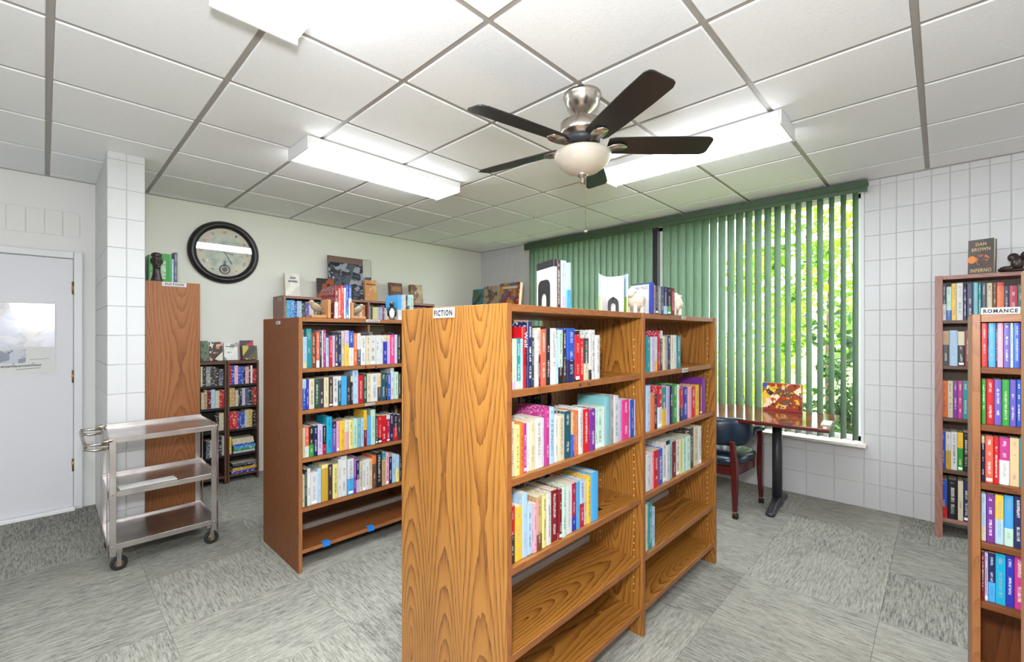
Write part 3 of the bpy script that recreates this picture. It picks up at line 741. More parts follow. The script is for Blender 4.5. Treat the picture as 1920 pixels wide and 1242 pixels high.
r1 = rowz(MT, 0, YS, 959.8, '''962.5:636:black;969:636:cream:pink:b.15;972:637:mint;979:635:teal:mint:b.15;982:636:pale blue;990:613.5:red:white:n h;999.7:604:navy:white:h;
1005:634:charcoal:grey;1011.7:619:white;1017:615:cream:dark red:b.55;1026:618:coral:white;1035:616:black:orange:h;1046:616:white:grey:h;1050:634:pale blue;1058.5:619:mint:black:b.3;
1064.7:619:dark brown:white;1079.5:616:blue:navy:b.42 h;1089:621:red:black:t.93 b.06 h;1097.5:635:red:orange;1106.5:635:charcoal:cream:b.4;1111:619:white:black:b.2;1119:619:white:dark red;1127:629:white:grey''',
 'the FICTION panel', 'top shelf, front oak bookcase', G, DM)
rowz(MT, 1, YS, 959.9, '''967.7:792:cream:coral;975.8:798:pale yellow;983.6:794:orange;989.4:795:magenta;996:794:white:purple;1006:789.5:cream:lime;1020:785:white:tan;1023.5:785:lilac;
1031.5:763.5:magenta:purple:h;1043:765:pale blue:navy;1049:779:white;1062:779:cream:tan;1074:772:dark teal:white;1079:773.6:tan:blue:b.5;1088:772:orange:white;1096.7:766:white;1107.4:768:red:white;
1118.4:768:purple:white;1123:766:mint;1133:763.5:mint:dark green;1136.4:763:white;1146:744.6:pale teal:white:n h;1151.7:743:grey:white;1162:743:white:teal;1169:749:lilac:white;1181:750:hot pink:lilac;1184.5:750:white;1191:750:blue:navy;1194.3:750:lilac''',
 'the FICTION panel', 'second shelf, front oak bookcase', G, DM)
rowz(MT, 2, YS, 960, '''969:952:red:dark brown:b.5;982:952:yellow:white;992:927:pale blue:white;1002:947.5:pale blue:black;1008:946:pink;1018:933:tan:brown:b.3;1027:930:pale yellow:black;1036:926:white;
1049:921:dark red:white;1055:918.5:dark red:white;1064:913:mint;1075:911:white:mint;1083.6:908:crimson:royal blue:b.3;1089:905:sky blue:white;1098:901:pale blue:crimson:b.5;1103:902:cream;1110:894:yellow:red;1123.6:886.7:sky blue:white:n h''',
 'the FICTION panel', 'third shelf, front oak bookcase', G, DM)
G = 'books in the window bay of the oak bookcase'
rowz(MT, 0, YS, 1213.5, '''1221:632:teal:dark teal;1224:632:white;1229:632:lilac:violet;1234.4:632:white:yellow:b.3;1239.6:620.7:crimson:white;1244.5:620.7:dark brown:white:t.8;1250:631:cream:tan;1253:631:grey;
1259:630:navy:pale yellow;1263.7:629:cream:black;1270.4:629:white:cream;1277.3:630:teal:white''', 'the bay divider', 'top shelf, oak window bay', G, DM)
rowz(MT, 1, YS, 1214.5, '''1223:724:pale blue:lilac;1229:741:orange:yellow;1235.5:740:navy:white;1243.8:725:red:white:b.5 h;1252:727:teal:yellow:b.45;1257.4:725:lilac;1263.7:724:navy:white;1272:721:green:white:h;1276:722:white;
1282.6:728.5:red:navy:b.4;1292:727:royal blue:white;1298:725:pink:white;1305.6:725:red:cream;1313:723:yellow:red;1318:722:dark red;1323.4:709.6:purple:white:n h''', 'the bay divider', 'second shelf, oak window bay', G, DM)
rowz(MT, 2, YS, 1214, '''1224:851:white:pale blue;1228:848:pink;1236.4:845.5:red:white;1245.5:843:blue:white;1252:829.7:white;1258:827:white:black:t.9;1263.5:824:pale teal;1270:828.5:dark red:white;1276.6:825:white:charcoal;1281.6:823:pale yellow;
1288:820.6:mint;1296:818:mint:teal;1303:803.7:dark brown:white;1311:800:cream:grey;1316.6:800:white:dark brown''', 'the bay divider', 'third shelf, oak window bay', G, DM)
rowz(MT, 3, YS, 1213.4, '1217:948:cream:teal;1224:944:teal:white;1229.7:953:pale blue:navy', 'the bay divider', 'fourth shelf, oak window bay', G, DM)
G = 'books on the brown bookcase near the cart'; YL = 2.742; DL = .26
sh = 'shelf of brown taped bookcase'
rowz(LT, 0, YL, 568, '''569.5:618.7:white;576:632:pale blue:cream:b.2;585:617:teal:dark teal;594:627:brown:tan;599.6:623:coral:white:b.2;604:622:black:white;607:620:white;612:619:magenta;618:631:pale blue:navy:t.95;624:633:red:pink;629:630:lilac:pink;634:628:charcoal:cream;
641:624:navy:violet;647:621:cream;655:620:yellow:lilac:t.62;664:621:blue:white:b.52;670.5:625:orange:white;677.7:625.5:slate:white:t.5;687:630:white:black;695:630:cream;706:629:white:black;712:629:white;719:629:white:lilac;727:629:royal blue:cream:t.78;732:629:lilac:cream:t.8;741:628:hot pink;746:628:pale blue:white;752:628:black:red''',
 'the brown end panel', 'top '+sh, G, DL)
rowz(LT, 1, YL, 568, '''575:712:blue:pale blue:t.7;580:714:royal blue:white;590:711:cream;600:711:dark green:mint;608:710:charcoal:white;617:708.6:cream:tan;625:708:dark brown:tan;635:706.5:white;640.7:706:dark teal:white:t.85;651:706:sky blue:pale blue:n;658.4:705:charcoal:dark red;662.6:706:black:cream:t.8;
673:694.6:pale blue:sky blue;682:704:red:white;689:703:dark green:white;696.5:701:cream;709:701:white:navy;715:700:peach:charcoal:b.5;724:700:dark teal:white;727:700:black;733.4:700:blue:white;740:690.5:white;747.5:698:mint;751.7:700:dark brown''',
 'the brown end panel', 'second '+sh, G, DL)
rowz(LT, 2, YL, 568, '''573:802.7:cream:pale yellow;580:801:coral:white:b.35;589:800.6:black:green:b.4;596.5:799:navy:white;606:797.5:lilac:blue;613:799:black:crimson:b.35;623.5:782.4:cyan:navy:h;632:792:violet:navy:t.8;638:791:pink;647.5:790:yellow:orange;655:788.6:pink:white:t.6;662.6:788:pale yellow;670.4:786:mint;677.7:785:pale teal:black;683:785:pale blue;
688.6:770:yellow:dark red:b.45;696.5:781:sky blue:white;705:769:mint:lime;709.5:782:charcoal;717:780:red:black:b.2;725.6:780:red:white;732:779:crimson:white:t.85;738.6:777:navy:white;746.5:778:black:red:b.5;752:778:charcoal:green''',
 'the brown end panel', 'third '+sh, G, DL)
rowz(LT, 3, YL, 568, '''572:891.6:cream;576.7:881.7:dark green:black:t.8;583.4:879.6:white:black;596.5:887:white:pale blue;604:879.6:pale blue:white;616:872:gold:pale yellow:t.9;624.6:872:dark brown:brown;635:871:pale yellow;640:862:white;652:856:white:grey;664:861:white:sky blue:b.45;669:857.7:purple:lilac;674.6:864:navy:lilac:b.4;
681:866:cream:navy;686.6:865:white;693:863:white:blue;699:862:cream;706:855.6:brown:orange:t.75;717:849:black:grey;724:850:tan:teal:t.8;730:850:pink;736:857:navy:white;743:853.5:pale blue:navy;749.6:854:pale blue:pale yellow:b.5;752:856:charcoal''',
 'the brown end panel', 'fourth '+sh, G, DL)
# romance case rows (face -X)
G = 'romance paperbacks on the ROMANCE bookcase'; XR = RX+.022
rsp = ['1840;1852:603:red:orange;1853.5:604:navy;1867:603:sky blue:white;1869:604:navy;1882:604:pink:white;1894.5:604:violet:white;1900.6:604:mint;1914:604:blue:sky blue;1929:604:crimson',
 '1840;1849:711.7:green:white;1864.6:712:red:white;1878.6:713:violet:white;1893:713:green:lime;1906:713:violet:white;1916:713:blue;1932:713:red',
 '1840;1847:819:navy:cream:t.85;1863:819:coral:white;1873.5:821:red:white;1893.6:822:magenta:white:b.52;1911.4:823:peach:pink;1928:823:teal',
 '1840;1849:927:pale blue:cream:b.3;1865.7:929:purple:white;1882.8:930:yellow:pale blue:b.5;1901:931:sky blue:mint:b.35;1918:932:navy:white',
 '1840;1846:1036.5:dark red:white;1853:1037:lilac:charcoal;1866.8:1040:navy:sky blue:b.4;1886:1041:cyan:white;1902:1043:royal blue:white;1922:1045:magenta']
for k, s in enumerate(rsp):
    u0, sp = s.split(';', 1)
    row('x', XR, rz_t[k], float(u0), sp, 'the side post', f'{ORD[k+1]} shelf under the ROMANCE sign', G, .2, zmax=(rom_top-.028 if k == 0 else rz_t[k-1]-.022))
# wall case rows
G = 'books on the walnut wall bookcase'; XW = WCX+.03; wt = [1.505, 1.19, .83, .47, .13]
wsp = ['1766.5;1774.4:534:white:navy:t.45;1784:538:mint:blue:b.3;1793.4:532:yellow;1805.8:531:white:grey;1813:539:navy:white;1825:531:navy:grey;1834:530:pale teal:lilac;1840:531:teal;1850:531:slate:grey;1861:531:cream:brown;1869:531:brown;1883:530:orange:red:t.9;1892.6:537:navy:grey;1908.5:536:crimson:pink;1919:534:dark green',
 '1767;1779.6:621:charcoal:tan:t.6;1796:620:pale blue:white;1809:622:black:cream:t.6;1822:620:dark red',
 '1766;1776.6:715:orange:red;1787:715:cream;1796:716:purple:lime;1805:716:magenta;1816:716:teal',
 '1764;1773:810:blue:teal;1783:811:white:gold:b.5;1795:811:white;1806:812:green:yellow:t.6;1817:812:black',
 '1763;1776.5:901:blue:red:b.3;1796:901:black:white;1806:903:cream:green;1818:903:navy']
for k, s in enumerate(wsp):
    u0, sp = s.split(';', 1)
    row('x', XW, wt[k], float(u0), sp, 'the window-side post', f'{ORD[k+1]} shelf of walnut wall bookcase', G, .2, zmax=(1.787 if k == 0 else wt[k-1]-.022))

# many more small books (dark cases, far case, hidden sides): one object
bm = bmesh.new(); cl = bm.loops.layers.float_color.new('Col'); rnd = random.Random(21)
def mini(x0, x1, y0, y1, z0, z1, colr):
    n0 = len(bm.faces); box(bm, x0, x1, y0, y1, z0, z1); bm.faces.ensure_lookup_table()
    c = pal(colr); j = rnd.uniform(.85, 1.1)
    for i, f in enumerate(bm.faces[n0:]):
        cc = pal('cream') if f.normal.z > .5 or i == 1 else tuple(min(1, v*j) for v in c)
        for l in f.loops: l[cl] = (*cc, 1)
def mini_row(y, z, u0, items, d=.13):
    pu = u0
    for u1, vt, c in items:
        a, b = on_y(pu, vt, y), on_y(u1, vt, y); mini(a.x+.0006, b.x-.0006, y+rnd.uniform(0, .008), y+d, z+.0005, max(z+.08, (a.z+b.z)/2), c); pu = u1
YD = 4.862; DT = [.93, .72, .505, .27, .075]
R_ = lambda s: [(float(a), float(b), c) for a, b, c in (q.strip().split(':') for q in s.split(';'))]
mini_row(YD, DT[0], 376, R_('380:688:cream;386:688:black;395:688:grey;404:688:charcoal;410:692:dark brown;419:693:slate'))
mini_row(YD, DT[1], 377, R_('383:737:cream;389:732:tan;396:733:dark red;404:731:pale blue;412:733:cream;421:732:red'))
mini_row(YD, DT[2], 405, R_('411:782:dark brown;420:775:cream'))
mini_row(YD, DT[3], 386, R_('394:828:slate;398:826:white;406:822:black;416:820:navy;421:818:cream'))
mini_row(YD, DT[0], 430.5, R_('434:686:red;440:686:blue;447:686:pink;457:688:blue;460:688:black;467:688:pink;470:688:black;474:686:white;482:692:red'))
mini_row(YD, DT[1], 430.5, R_('434:728:gold;441:728:tan;447:732:cream;454:730:black;460:728:lilac;468:728:slate;472:726:black;476:728:brown;482:726:red'))
mini_row(YD, DT[2], 430.5, R_('447:773:red;459:774:blue;467:769:cream;473:768:gold;481:771:black'))
mini_row(YD, DT[3], 429.5, R_('434.5:820:yellow'))
def mini_stack(u0, u1, y, z, hs):
    for h, c, du in hs:
        a, b = on_y(u0+du, 800, y), on_y(u1+du, 800, y); mini(a.x, b.x, y, y+.14, z+.0005, z+h, c); z += h+.0005
mini_stack(437, 477, YD, DT[3], [(.018, 'lilac', 1), (.02, 'green', 1), (.026, 'sky blue', 2), (.02, 'blue', -1), (.024, 'cream', -1), (.028, 'cream', -2)])
mini_stack(434, 479, YD, DT[4], [(.024, 'royal blue', 0), (.03, 'gold', 2), (.02, 'black', 3), (.022, 'slate', 2)])
mini_stack(384, 402, YD, DT[4], [(.022, 'white', 0), (.02, 'charcoal', 1), (.022, 'lilac', 1)])
YB = 4.765
mini_row(YB, 1.53, 534, R_('537.5:563.5:lime;544:563:sky blue;552:563:sky blue;557:566:blue;566:565:pale blue;570:569:dark green;573:570:charcoal;580:567:violet;589:565:white;600:566:dark green;612:566:black;625:566:navy;640:566:red;660:566:dark brown;668:568:brown;674:571:teal;679:572:cream;685:572:orange'))
mini_row(YB, 1.53, 692, R_('695:574:lilac;699:572:charcoal;708:576:pale yellow;712:576:lilac;717:576:pale blue;721:573:magenta;724:578:mint;729:576:dark teal;733:576:pink;745:576:navy;760:576:white;775:576:grey;800:576:dark red'))
# far sides of the two double cases (glimpsed over and between the rows)
cols_ = ['white', 'cream', 'charcoal', 'grey', 'dark brown', 'slate', 'black', 'dark green', 'tan', 'navy']
for (tops, x0, x1, y1) in ((LT, 1.06, 1.94, 3.33), (MT, 1.35, 1.75, 1.608)):
    for z in tops[:3]:
        x = x0
        while x < x1:
            th = rnd.uniform(.014, .036); h = rnd.uniform(.17, .225)
            if rnd.random() < .93: mini(x, x+th-.001, y1-.20, y1-.03, z+.0005, z+h, rnd.choice(cols_))
            x += th
me_o = obj('small_books', bm, M['mini']); tag(me_o, 'small mixed books packed in the dark cases and far shelf sides', 'books', kind='stuff')
print('BOOKS', NB)

# lettering on a few spines (text runs down the spine)
DOWN = Matrix(((0, 1, 0), (0, 0, -1), (-1, 0, 0))).to_euler()
def spine_text(b, text, z0, z1, wx, mat, col_name='lettering'):
    return lettering(text, abs(z1-z0), wx, mat, b, (.5, -.034, (z0+z1)/2), DOWN)
M['ink_white'] = plain('white_ink', (238, 236, 230), .5); M['ink_red'] = plain('dark_red_ink', (110, 10, 24), .5); M['ink_orange'] = plain('orange_ink', (244, 150, 50), .5)
spine_text(r1[5], 'Wolf', .66, .92, .7, M['ink_white']); spine_text(r1[5], 'Hall', .38, .62, .7, M['ink_red'])

# ------------------------------------------------------------------ bookends
def bookend(loc, rz, label, h=.13, w=.11, base=.09):
    """plate in local YZ plane at x=0, foot toward -X"""
    o = empty('bookend', loc, rz, label, 'bookend', 'black metal bookends')
    n = 10; outer = [(-w/2, 0), (-w/2, h-.03)] + [(-w/2+.03-.03*math.cos(math.pi/2*k/4), h-.03+.03*math.sin(math.pi/2*k/4)) for k in range(1, 5)]
    outer += [(-y, z) for y, z in reversed(outer)]
    inner = [(-w*.22, 0), (-w*.22, h*.42)] + [(-w*.22*math.cos(math.pi*k/6), h*.42+w*.22*math.sin(math.pi*k/6)) for k in range(1, 6)] + [(w*.22, h*.42), (w*.22, 0)]
    m = max(len(outer), len(inner))
    def res(p, m):
        L = [0]
        for a, b in zip(p, p[1:]): L.append(L[-1]+math.hypot(b[0]-a[0], b[1]-a[1]))
        out = []
        for k in range(m):
            s = L[-1]*k/(m-1)
            for i in range(len(p)-1):
                if L[i] <= s <= L[i+1]+1e-9:
                    q = (s-L[i])/max(1e-9, L[i+1]-L[i]); out.append((p[i][0]+(p[i+1][0]-p[i][0])*q, p[i][1]+(p[i+1][1]-p[i][1])*q)); break
        return out
    O, I = res(outer, 22), res(inner, 22)
    bm = new_bm()
    loft(bm, [[(0, *O[k]), (.0015, *O[k]), (.0015, *I[k]), (0, *I[k])] for k in range(22)]); obj('plate', bm, M['black_metal'], o)
    bx('foot', (0, base, -w*.21, w*.21, 0, .0015), M['black_metal'], o)
    return o
p = on_y(1127.8, 700, YS); bookend((p.x, 1.09, MT[0]+.0005), 0, 'black bookend ending the top row of the front oak bookcase', .15)
p = on_y(1124.6, 950, YS); bookend((p.x, 1.09, MT[2]+.0005), 0, 'black bookend beside the blue book on the third oak shelf', .14)
p = on_y(1317.5, 850, YS); bookend((p.x, 1.09, MT[2]+.0005), 0, 'black bookend ending the third row of the oak window bay', .14, base=.06)
p = on_y(1230.5, 1000, YS); bookend((p.x, 1.09, MT[3]+.0005), 0, 'black bookend holding three books on the fourth oak shelf', .14)

# ------------------------------------------------------------------ things on top of the oak bookcase
TOP = 1.51
rzb = math.radians(-24)
def place(u, v, d):   # point at depth d along the view axis
    r = ray(u, v); return C0 + r*d
g0 = place(1037, 500, 2.0); dirx = Vector((math.cos(rzb), math.sin(rzb), 0)); diry = Vector((-math.sin(rzb), math.cos(rzb), 0))
q = Vector((g0.x, g0.y, TOP))
tb = [book(q, (.022, .17, .236), (0, 0, rzb), 'white', 'black', .86, -1, 0, 'white book with black title band held between bookends on oak bookcase', 'books standing on top of the oak bookcase', hard=True)]
tb[0].children[0].color = (*pal('white'), 1)
for k, (th, h, c, a, bt, lab) in enumerate(((.018, .236, 'dark brown', 'cream', -1, 'dark book with yellow spine lettering'), (.028, .233, 'pale blue', 'lilac', .3, 'thick pale blue book'), (.024, .225, 'pale blue', 'sky blue', .45, 'pale blue book with green and sky-blue spine'))):
    off = .0225 + sum((.0185, .0285)[:k]); book(q + dirx*off, (th, .17, h), (0, 0, rzb), c, a, 2, bt, 1, lab + ' between bookends atop the oak bookcase', 'books standing on top of the oak bookcase', hard=False)
be = bookend(q - dirx*.003 + diry*.085, rzb, 'black arched bookend against the white book atop the oak bookcase', .15, .12)
be.rotation_euler = (0, 0, rzb + math.pi)
bookend(q + dirx*.098 + diry*.085, rzb, 'black bookend against the pale blue books atop the oak bookcase', .15, .12)
# open book standing upright with its pages fanned
ob = empty('open_book', (0, 0, 0), 0, 'open white-paged book standing upright on the oak bookcase', 'book')
c = place(1143, 545, 2.12); ob.location = (c.x, c.y, TOP); ob.rotation_euler = (0, 0, YAW - math.pi/2 + .1)
for s, wd in ((-1, .062), (1, .040)):
    bm = new_bm(); sec = [(0, 0), (s*wd*.5, -.035), (s*wd, -.075), (s*wd*1.12, -.072), (s*wd*.95, -.02), (s*.012, .012)]
    loft(bm, [[(x, y, .001) for x, y in sec], [(x, y, .168) for x, y in sec]]); obj('page_block', bm, M['paper'], ob)
bm = new_bm(); sec = [(.052, -.086), (.058, -.088), (.064, -.02), (.02, .020), (-.02, .020), (-.078, -.084), (-.074, -.086), (-.02, .014), (.018, .014), (.052, -.02)]
loft(bm, [[(x, y, 0) for x, y in sec], [(x, y, .174) for x, y in sec]]); cv = obj('cover', bm, M['cover'], ob)
cv.color = (*pal('pale blue'), 1); cv['accent'] = list(pal('lime')); cv['band_top'] = 2.0; cv['band_bottom'] = .07; cv['print'] = 0.0
bookend((c.x-FW.x*.075, c.y-FW.y*.075, TOP), YAW + math.pi, 'small black bookend in front of the open white book', .07, .05, .05)
# sheep bookends with seven books between
M['ceramic'] = plain('cream_ceramic', (226, 208, 190), .45, grain=.05, scale=30)
def sheep(loc, rz, label):
    o = empty('sheep_bookend', loc, rz, label, 'figurine', 'sheep-shaped bookends')
    bm = bmesh.new(); rnd = random.Random(4)
    sph(bm, (0, 0, .065), (.052, .042, .045))
    for k in range(46):
        d = Vector((rnd.gauss(0, 1), rnd.gauss(0, 1), rnd.gauss(0, 1))).normalized(); sph(bm, (d.x*.046, d.y*.037, .065+d.z*.040), .010, 8, 6)
    remesh(obj('body', bm, M['ceramic'], o), .004, 3)
    bm = bmesh.new(); sph(bm, (-.055, -.012, .092), (.024, .019, .021)); sph(bm, (-.074, -.014, .086), (.013, .012, .012)); sph(bm, (-.048, .006, .102), (.010, .014, .006)); sph(bm, (-.048, -.032, .100), (.010, .012, .006)); sph(bm, (-.04, -.012, .108), .014)
    remesh(obj('head', bm, M['ceramic'], o), .003, 2)
    for x in (-.026, .026):
        for y in (-.02, .02):
            bm = new_bm(); lathe(bm, [(.010, .0), (.012, .004), (.009, .014), (.010, .035)], 12, x, y); obj('leg', bm, M['ceramic'], o, True)
    return o
sB = place(1218, 545, 2.16); q = Vector((sB.x, sB.y, TOP)); rzs = math.radians(-8)
dx = Vector((math.cos(rzs), math.sin(rzs), 0)); dy = Vector((-math.sin(rzs), math.cos(rzs), 0))
off = 0
franch = [('blue', 'white', .15, 'royal blue science fiction paperback'), ('tan', 'charcoal', .14, 'tan and grey paperback'), ('charcoal', 'dark green', .14, 'charcoal paperback'), ('grey', 'tan', .138, 'grey paperback'), ('slate', 'pink', .136, 'slate paperback'), ('navy', 'pale blue', .137, 'navy paperback with pale blue spine print'), ('black', 'green', .136, 'black paperback with green print'), ('dark red', 'pink', .135, 'dark red paperback')]
for k, (cn, an, h, lab) in enumerate(franch):
    th = (.03, .022, .022, .024, .022, .030, .034, .03)[k]
    b = book(q + dx*off, (th, .11, h), (0, 0, rzs), cn, an, 2, .3 if k in (5, 6) else -1, 1, lab + ' between the sheep figurines', 'paperbacks between the sheep figurines', hard=False); off += th+.0008
    if k == 0:
        b.children[0].color = (*pal('white'), 1); b.children[0]['print'] = 0.0
        b.children[0]['accent'] = list(pal('slate')); b.children[0]['band_top'] = .94
        lettering('STAR TREK', .86, .10, M['ink_grey'], b, (-.002, .5, .83), (math.pi/2, 0, -math.pi/2))
        bxs = bx('spine_wrap', (-.004, 1.004, -.045, .04, .002, .998), plain('royal_blue_spine', (52, 74, 176), .4, grain=.2, scale=9), b)
sheep(q - dx*.066 + dy*.035 + Vector((0, 0, .0005)), rzs, 'cream sheep figurine facing the open book, bookending the paperbacks')
sheep(q + dx*(off+.066) + dy*.05 + Vector((0, 0, .0005)), rzs+math.pi, 'cream sheep figurine at the window end of the paperbacks')

# ------------------------------------------------------------------ things on top of the brown bookcase (z = 1.51)
M['driftwood'] = plain('carved_wood_bird', (150, 128, 104), .5, grain=.2, scale=40); M['pine'] = plain('pine_block', (190, 136, 84), .5, grain=.12, scale=20)
def bird(u, rz, label, s=1.0, flip=1):
    p = on_y(u, 590, 2.77); o = empty('bird_bookend', (p.x, 2.80, TOP), rz, label, 'figurine', 'carved bird bookends'); o.scale = (s, s, s)
    bm = bmesh.new(); sph(bm, (0, 0, .065), (.040, .022, .024), rot=Matrix.Rotation(math.radians(28), 3, 'Y').to_euler()); sph(bm, (-.030, 0, .094), (.018, .016, .017)); sph(bm, (.038, 0, .042), (.03, .010, .007), rot=Matrix.Rotation(math.radians(30), 3, 'Y').to_euler()); sph(bm, (-.048, 0, .092), (.010, .004, .004)); sph(bm, (-.02, 0, .082), (.018, .017, .017))
    remesh(obj('body', bm, M['driftwood'], o), .003, 3)
    bm = new_bm(); tube(bm, [(-.005, .008, .012), (0, .006, .05)], .003, 6); tube(bm, [(-.005, -.008, .012), (0, -.006, .05)], .003, 6); obj('legs', bm, M['driftwood'], o)
    bx('base_block', (-.045, .050, -.04, .04, 0, .018), M['pine'], o, grain=0, bevel=.003)
    bx('upright_block', (.052, .070, -.05, .05, 0, .115), M['pine'], o, grain=2, bevel=.003)
    return o
bird(597, 0, 'carved bird bookend perched at the end of the brown bookcase')
TG = 'books standing on top of the brown bookcase'
YT = 2.775
def top_books(z, spec, u0, y, labs, group, depth):
    pu = u0
    for (u1, vt, c, a, bt, tp, hd), lab in zip(spec, labs):
        A, B = on_y(pu, vt, y), on_y(u1, vt, y)
        book((A.x+.0004, y, z+.0005), (B.x-A.x-.0008, depth, max(.1, (A.z+B.z)/2-z)), (0, 0, 0), c, a, tp, bt, 1, lab, group, hard=hd); pu = u1
top_books(TOP, [(628, 558, 'dark red', None, -1, 2, True), (635, 536, 'dark red', 'white', .5, 2, True), (640, 541, 'coral', 'white', -1, 2, True), (645, 536, 'red', 'white', -1, 2, True), (649.5, 540, 'white', None, -1, 2, True), (654, 535, 'blue', 'sky blue', .2, 2, True), (660, 536, 'blue', 'white', .62, 2, True)], 626, YT,
 ['slim dark red book against the bird bookend', 'tall dark red book with white lower spine beside birds', 'coral book among the red books between the birds', 'bright red book between the bird bookends', 'white book between the red and blue books by the birds', 'blue book between the bird bookends', 'blue and white book touching the second carved bird'], TG, .19)
bird(674.5, math.pi, 'carved bird bookend facing the far wall beside the blue and white book', .92)
# penguin
M['penguin'] = plain('black_glaze', (20, 22, 26), .25); M['penguin_white'] = plain('white_glaze', (224, 228, 232), .3)
p = on_y(739, 590, 2.77); pg = empty('penguin_bookend', (p.x, 2.80, TOP), -.5, 'black and white penguin figurine beside pale blue books', 'figurine')
bm = bmesh.new(); sph(bm, (0, 0, .052), (.028, .026, .05)); sph(bm, (0, 0, .108), (.018, .018, .020)); sph(bm, (0, -.022, .108), (.005, .014, .005)); sph(bm, (-.027, .0, .058), (.006, .014, .034)); sph(bm, (.027, .0, .058), (.006, .014, .034)); remesh(obj('body', bm, M['penguin'], pg), .003, 3)
bm = bmesh.new(); sph(bm, (0, -.010, .048), (.020, .020, .040)); obj('belly', bm, M['penguin_white'], pg, True)
for s in (-1, 1):
    bm = bmesh.new(); sph(bm, (s*.012, -.016, .005), (.011, .018, .005)); obj('foot', bm, M['brass'], pg, True)
top_books(TOP, [(754, 553, 'sky blue', 'white', .4, 2, True), (757.5, 554, 'pale blue', 'navy', -1, 2, False), (762, 553, 'cream', None, -1, 2, False), (765, 554, 'black', None, -1, 2, False), (769, 555, 'pale blue', 'slate', .6, 2, False), (776, 553, 'mint', 'teal', -1, 2, False)], 747, YT,
 ['thick sky blue book standing behind the penguin', 'slim pale blue book next to the penguin books', 'cream book near the penguin', 'slim black book near the penguin', 'pale blue and slate book near the penguin', 'mint green book farthest from the penguin'], TG, .17)

# ------------------------------------------------------------------ displayed books (face out) helper
def face_book(p0, w, h, th, cols, label, group, rz=0, lean=.12, text=None, tcol=None, mat=None, name='display_book', tz=.8):
    """stands on p0 (x of its left edge, y front, z), cover toward local -Y"""
    p0 = (p0[0], p0[1], p0[2] + th*math.sin(lean)); o = empty(name, p0, 0, label, 'book', group); o.rotation_euler = (-lean, 0, rz)
    m = mat or printmat('cover_print', cols, 11, .35)
    bx('front_cover', (0, w, 0, .003, 0, h), m, o); bx('back_cover', (0, w, th-.003, th, 0, h), m, o)
    bx('spine', (-.002, .001, 0, th, 0, h), m, o); bx('pages', (.0015, w-.004, .0033, th-.0033, .003, h-.003), M['pages'], o)
    if text:
        for k, (s, f, hh) in enumerate(text):
            if s == '#':       # blurred, unreadable title: a run of short strokes
                bm = new_bm(); zc = h*(tz - k*.15); x = w/2-w*f/2
                while x < w/2+w*f/2: q = random.uniform(.004, .010); box(bm, x, x+q, -.0012, 0, zc-h*hh/2, zc+h*hh*random.uniform(.2, .5)); x += q+.003
                obj('title_print', bm, tcol or M['ink_white'], o); continue
            lettering(s, w*f, h*hh, tcol or M['ink_white'], o, (w/2, -.0012, h*(tz - k*.15 if k < 2 else .1)), (math.pi/2, 0, 0))
    return o
def cover_on(y, z, u0, u1, vt, th, cols, label, group, **kw):
    A, B = on_y(u0, vt, y), on_y(u1, vt, y); return face_book((A.x, y, z+.001), B.x-A.x, (A.z+B.z)/2-z, th, cols, label, group, **kw)
GB = 'books displayed on the far wall bookcase'
cover_on(4.86, 1.80, 536, 563, 513, .045, [(206, 200, 188), (222, 216, 204), (214, 208, 196)], 'plain beige hardback displayed on the far wall bookcase', GB, text=[('#', .3, .08), ('#', .6, .10)], tcol=M['ink_grey'])
cover_on(4.90, 1.80, 597, 628, 523, .03, [(28, 24, 24), (40, 34, 30), (150, 70, 30), (30, 26, 26), (20, 18, 18)], 'black illustrated book behind the red books on far bookcase', GB)
cover_on(4.90, 1.80, 686, 708, 526, .04, [(196, 150, 80), (206, 140, 90), (214, 170, 120), (180, 120, 70)], 'tan and orange paperback displayed beside the photograph', GB, text=[('#', .8, .08)], tcol=M['ink_red'])
cover_on(4.88, 1.80, 732, 756, 531, .03, [(92, 64, 56), (110, 76, 60), (84, 58, 54)], 'dark brown book with pale numerals displayed above the penguin', GB, text=[('#', .7, .30)], tcol=M['pine'], tz=.72)
cover_on(4.88, 1.80, 772, 793, 535, .05, [(170, 140, 104), (120, 84, 64), (190, 164, 124), (196, 176, 130)], 'cream illustrated book displayed at the end of the far bookcase', GB)
# photograph print leaning on the wall
A, B = on_y(616, 478, 4.97), on_y(697, 490, 4.97); zt = A.z
ph = empty('photo_print', (A.x, 4.965, 1.801), 0, 'large dark photograph print leaning against the wall above far bookcase', 'picture'); ph.rotation_euler = (-.06, 0, 0)
w, h = B.x-A.x, zt-1.80
bx('mount', (0, w, 0, .006, 0, h), M['iron'], ph)
bx('photo', (.004, w-.004, -.001, .0005, .004, h*.86), printmat('library_photo', [(40, 42, 50), (84, 88, 100), (52, 52, 60), (150, 154, 166), (60, 56, 60), (110, 100, 110)], 13, .25, (1, 1, 1.6)), ph)
bx('photo_ceiling', (.004, w*.80, -.0012, .0005, h*.86, h-.004), plain('photo_beam', (120, 96, 84), .3), ph); bx('photo_wall', (w*.80, w-.004, -.0014, .0005, h*.58, h-.004), plain('photo_pale', (198, 196, 184), .3), ph)
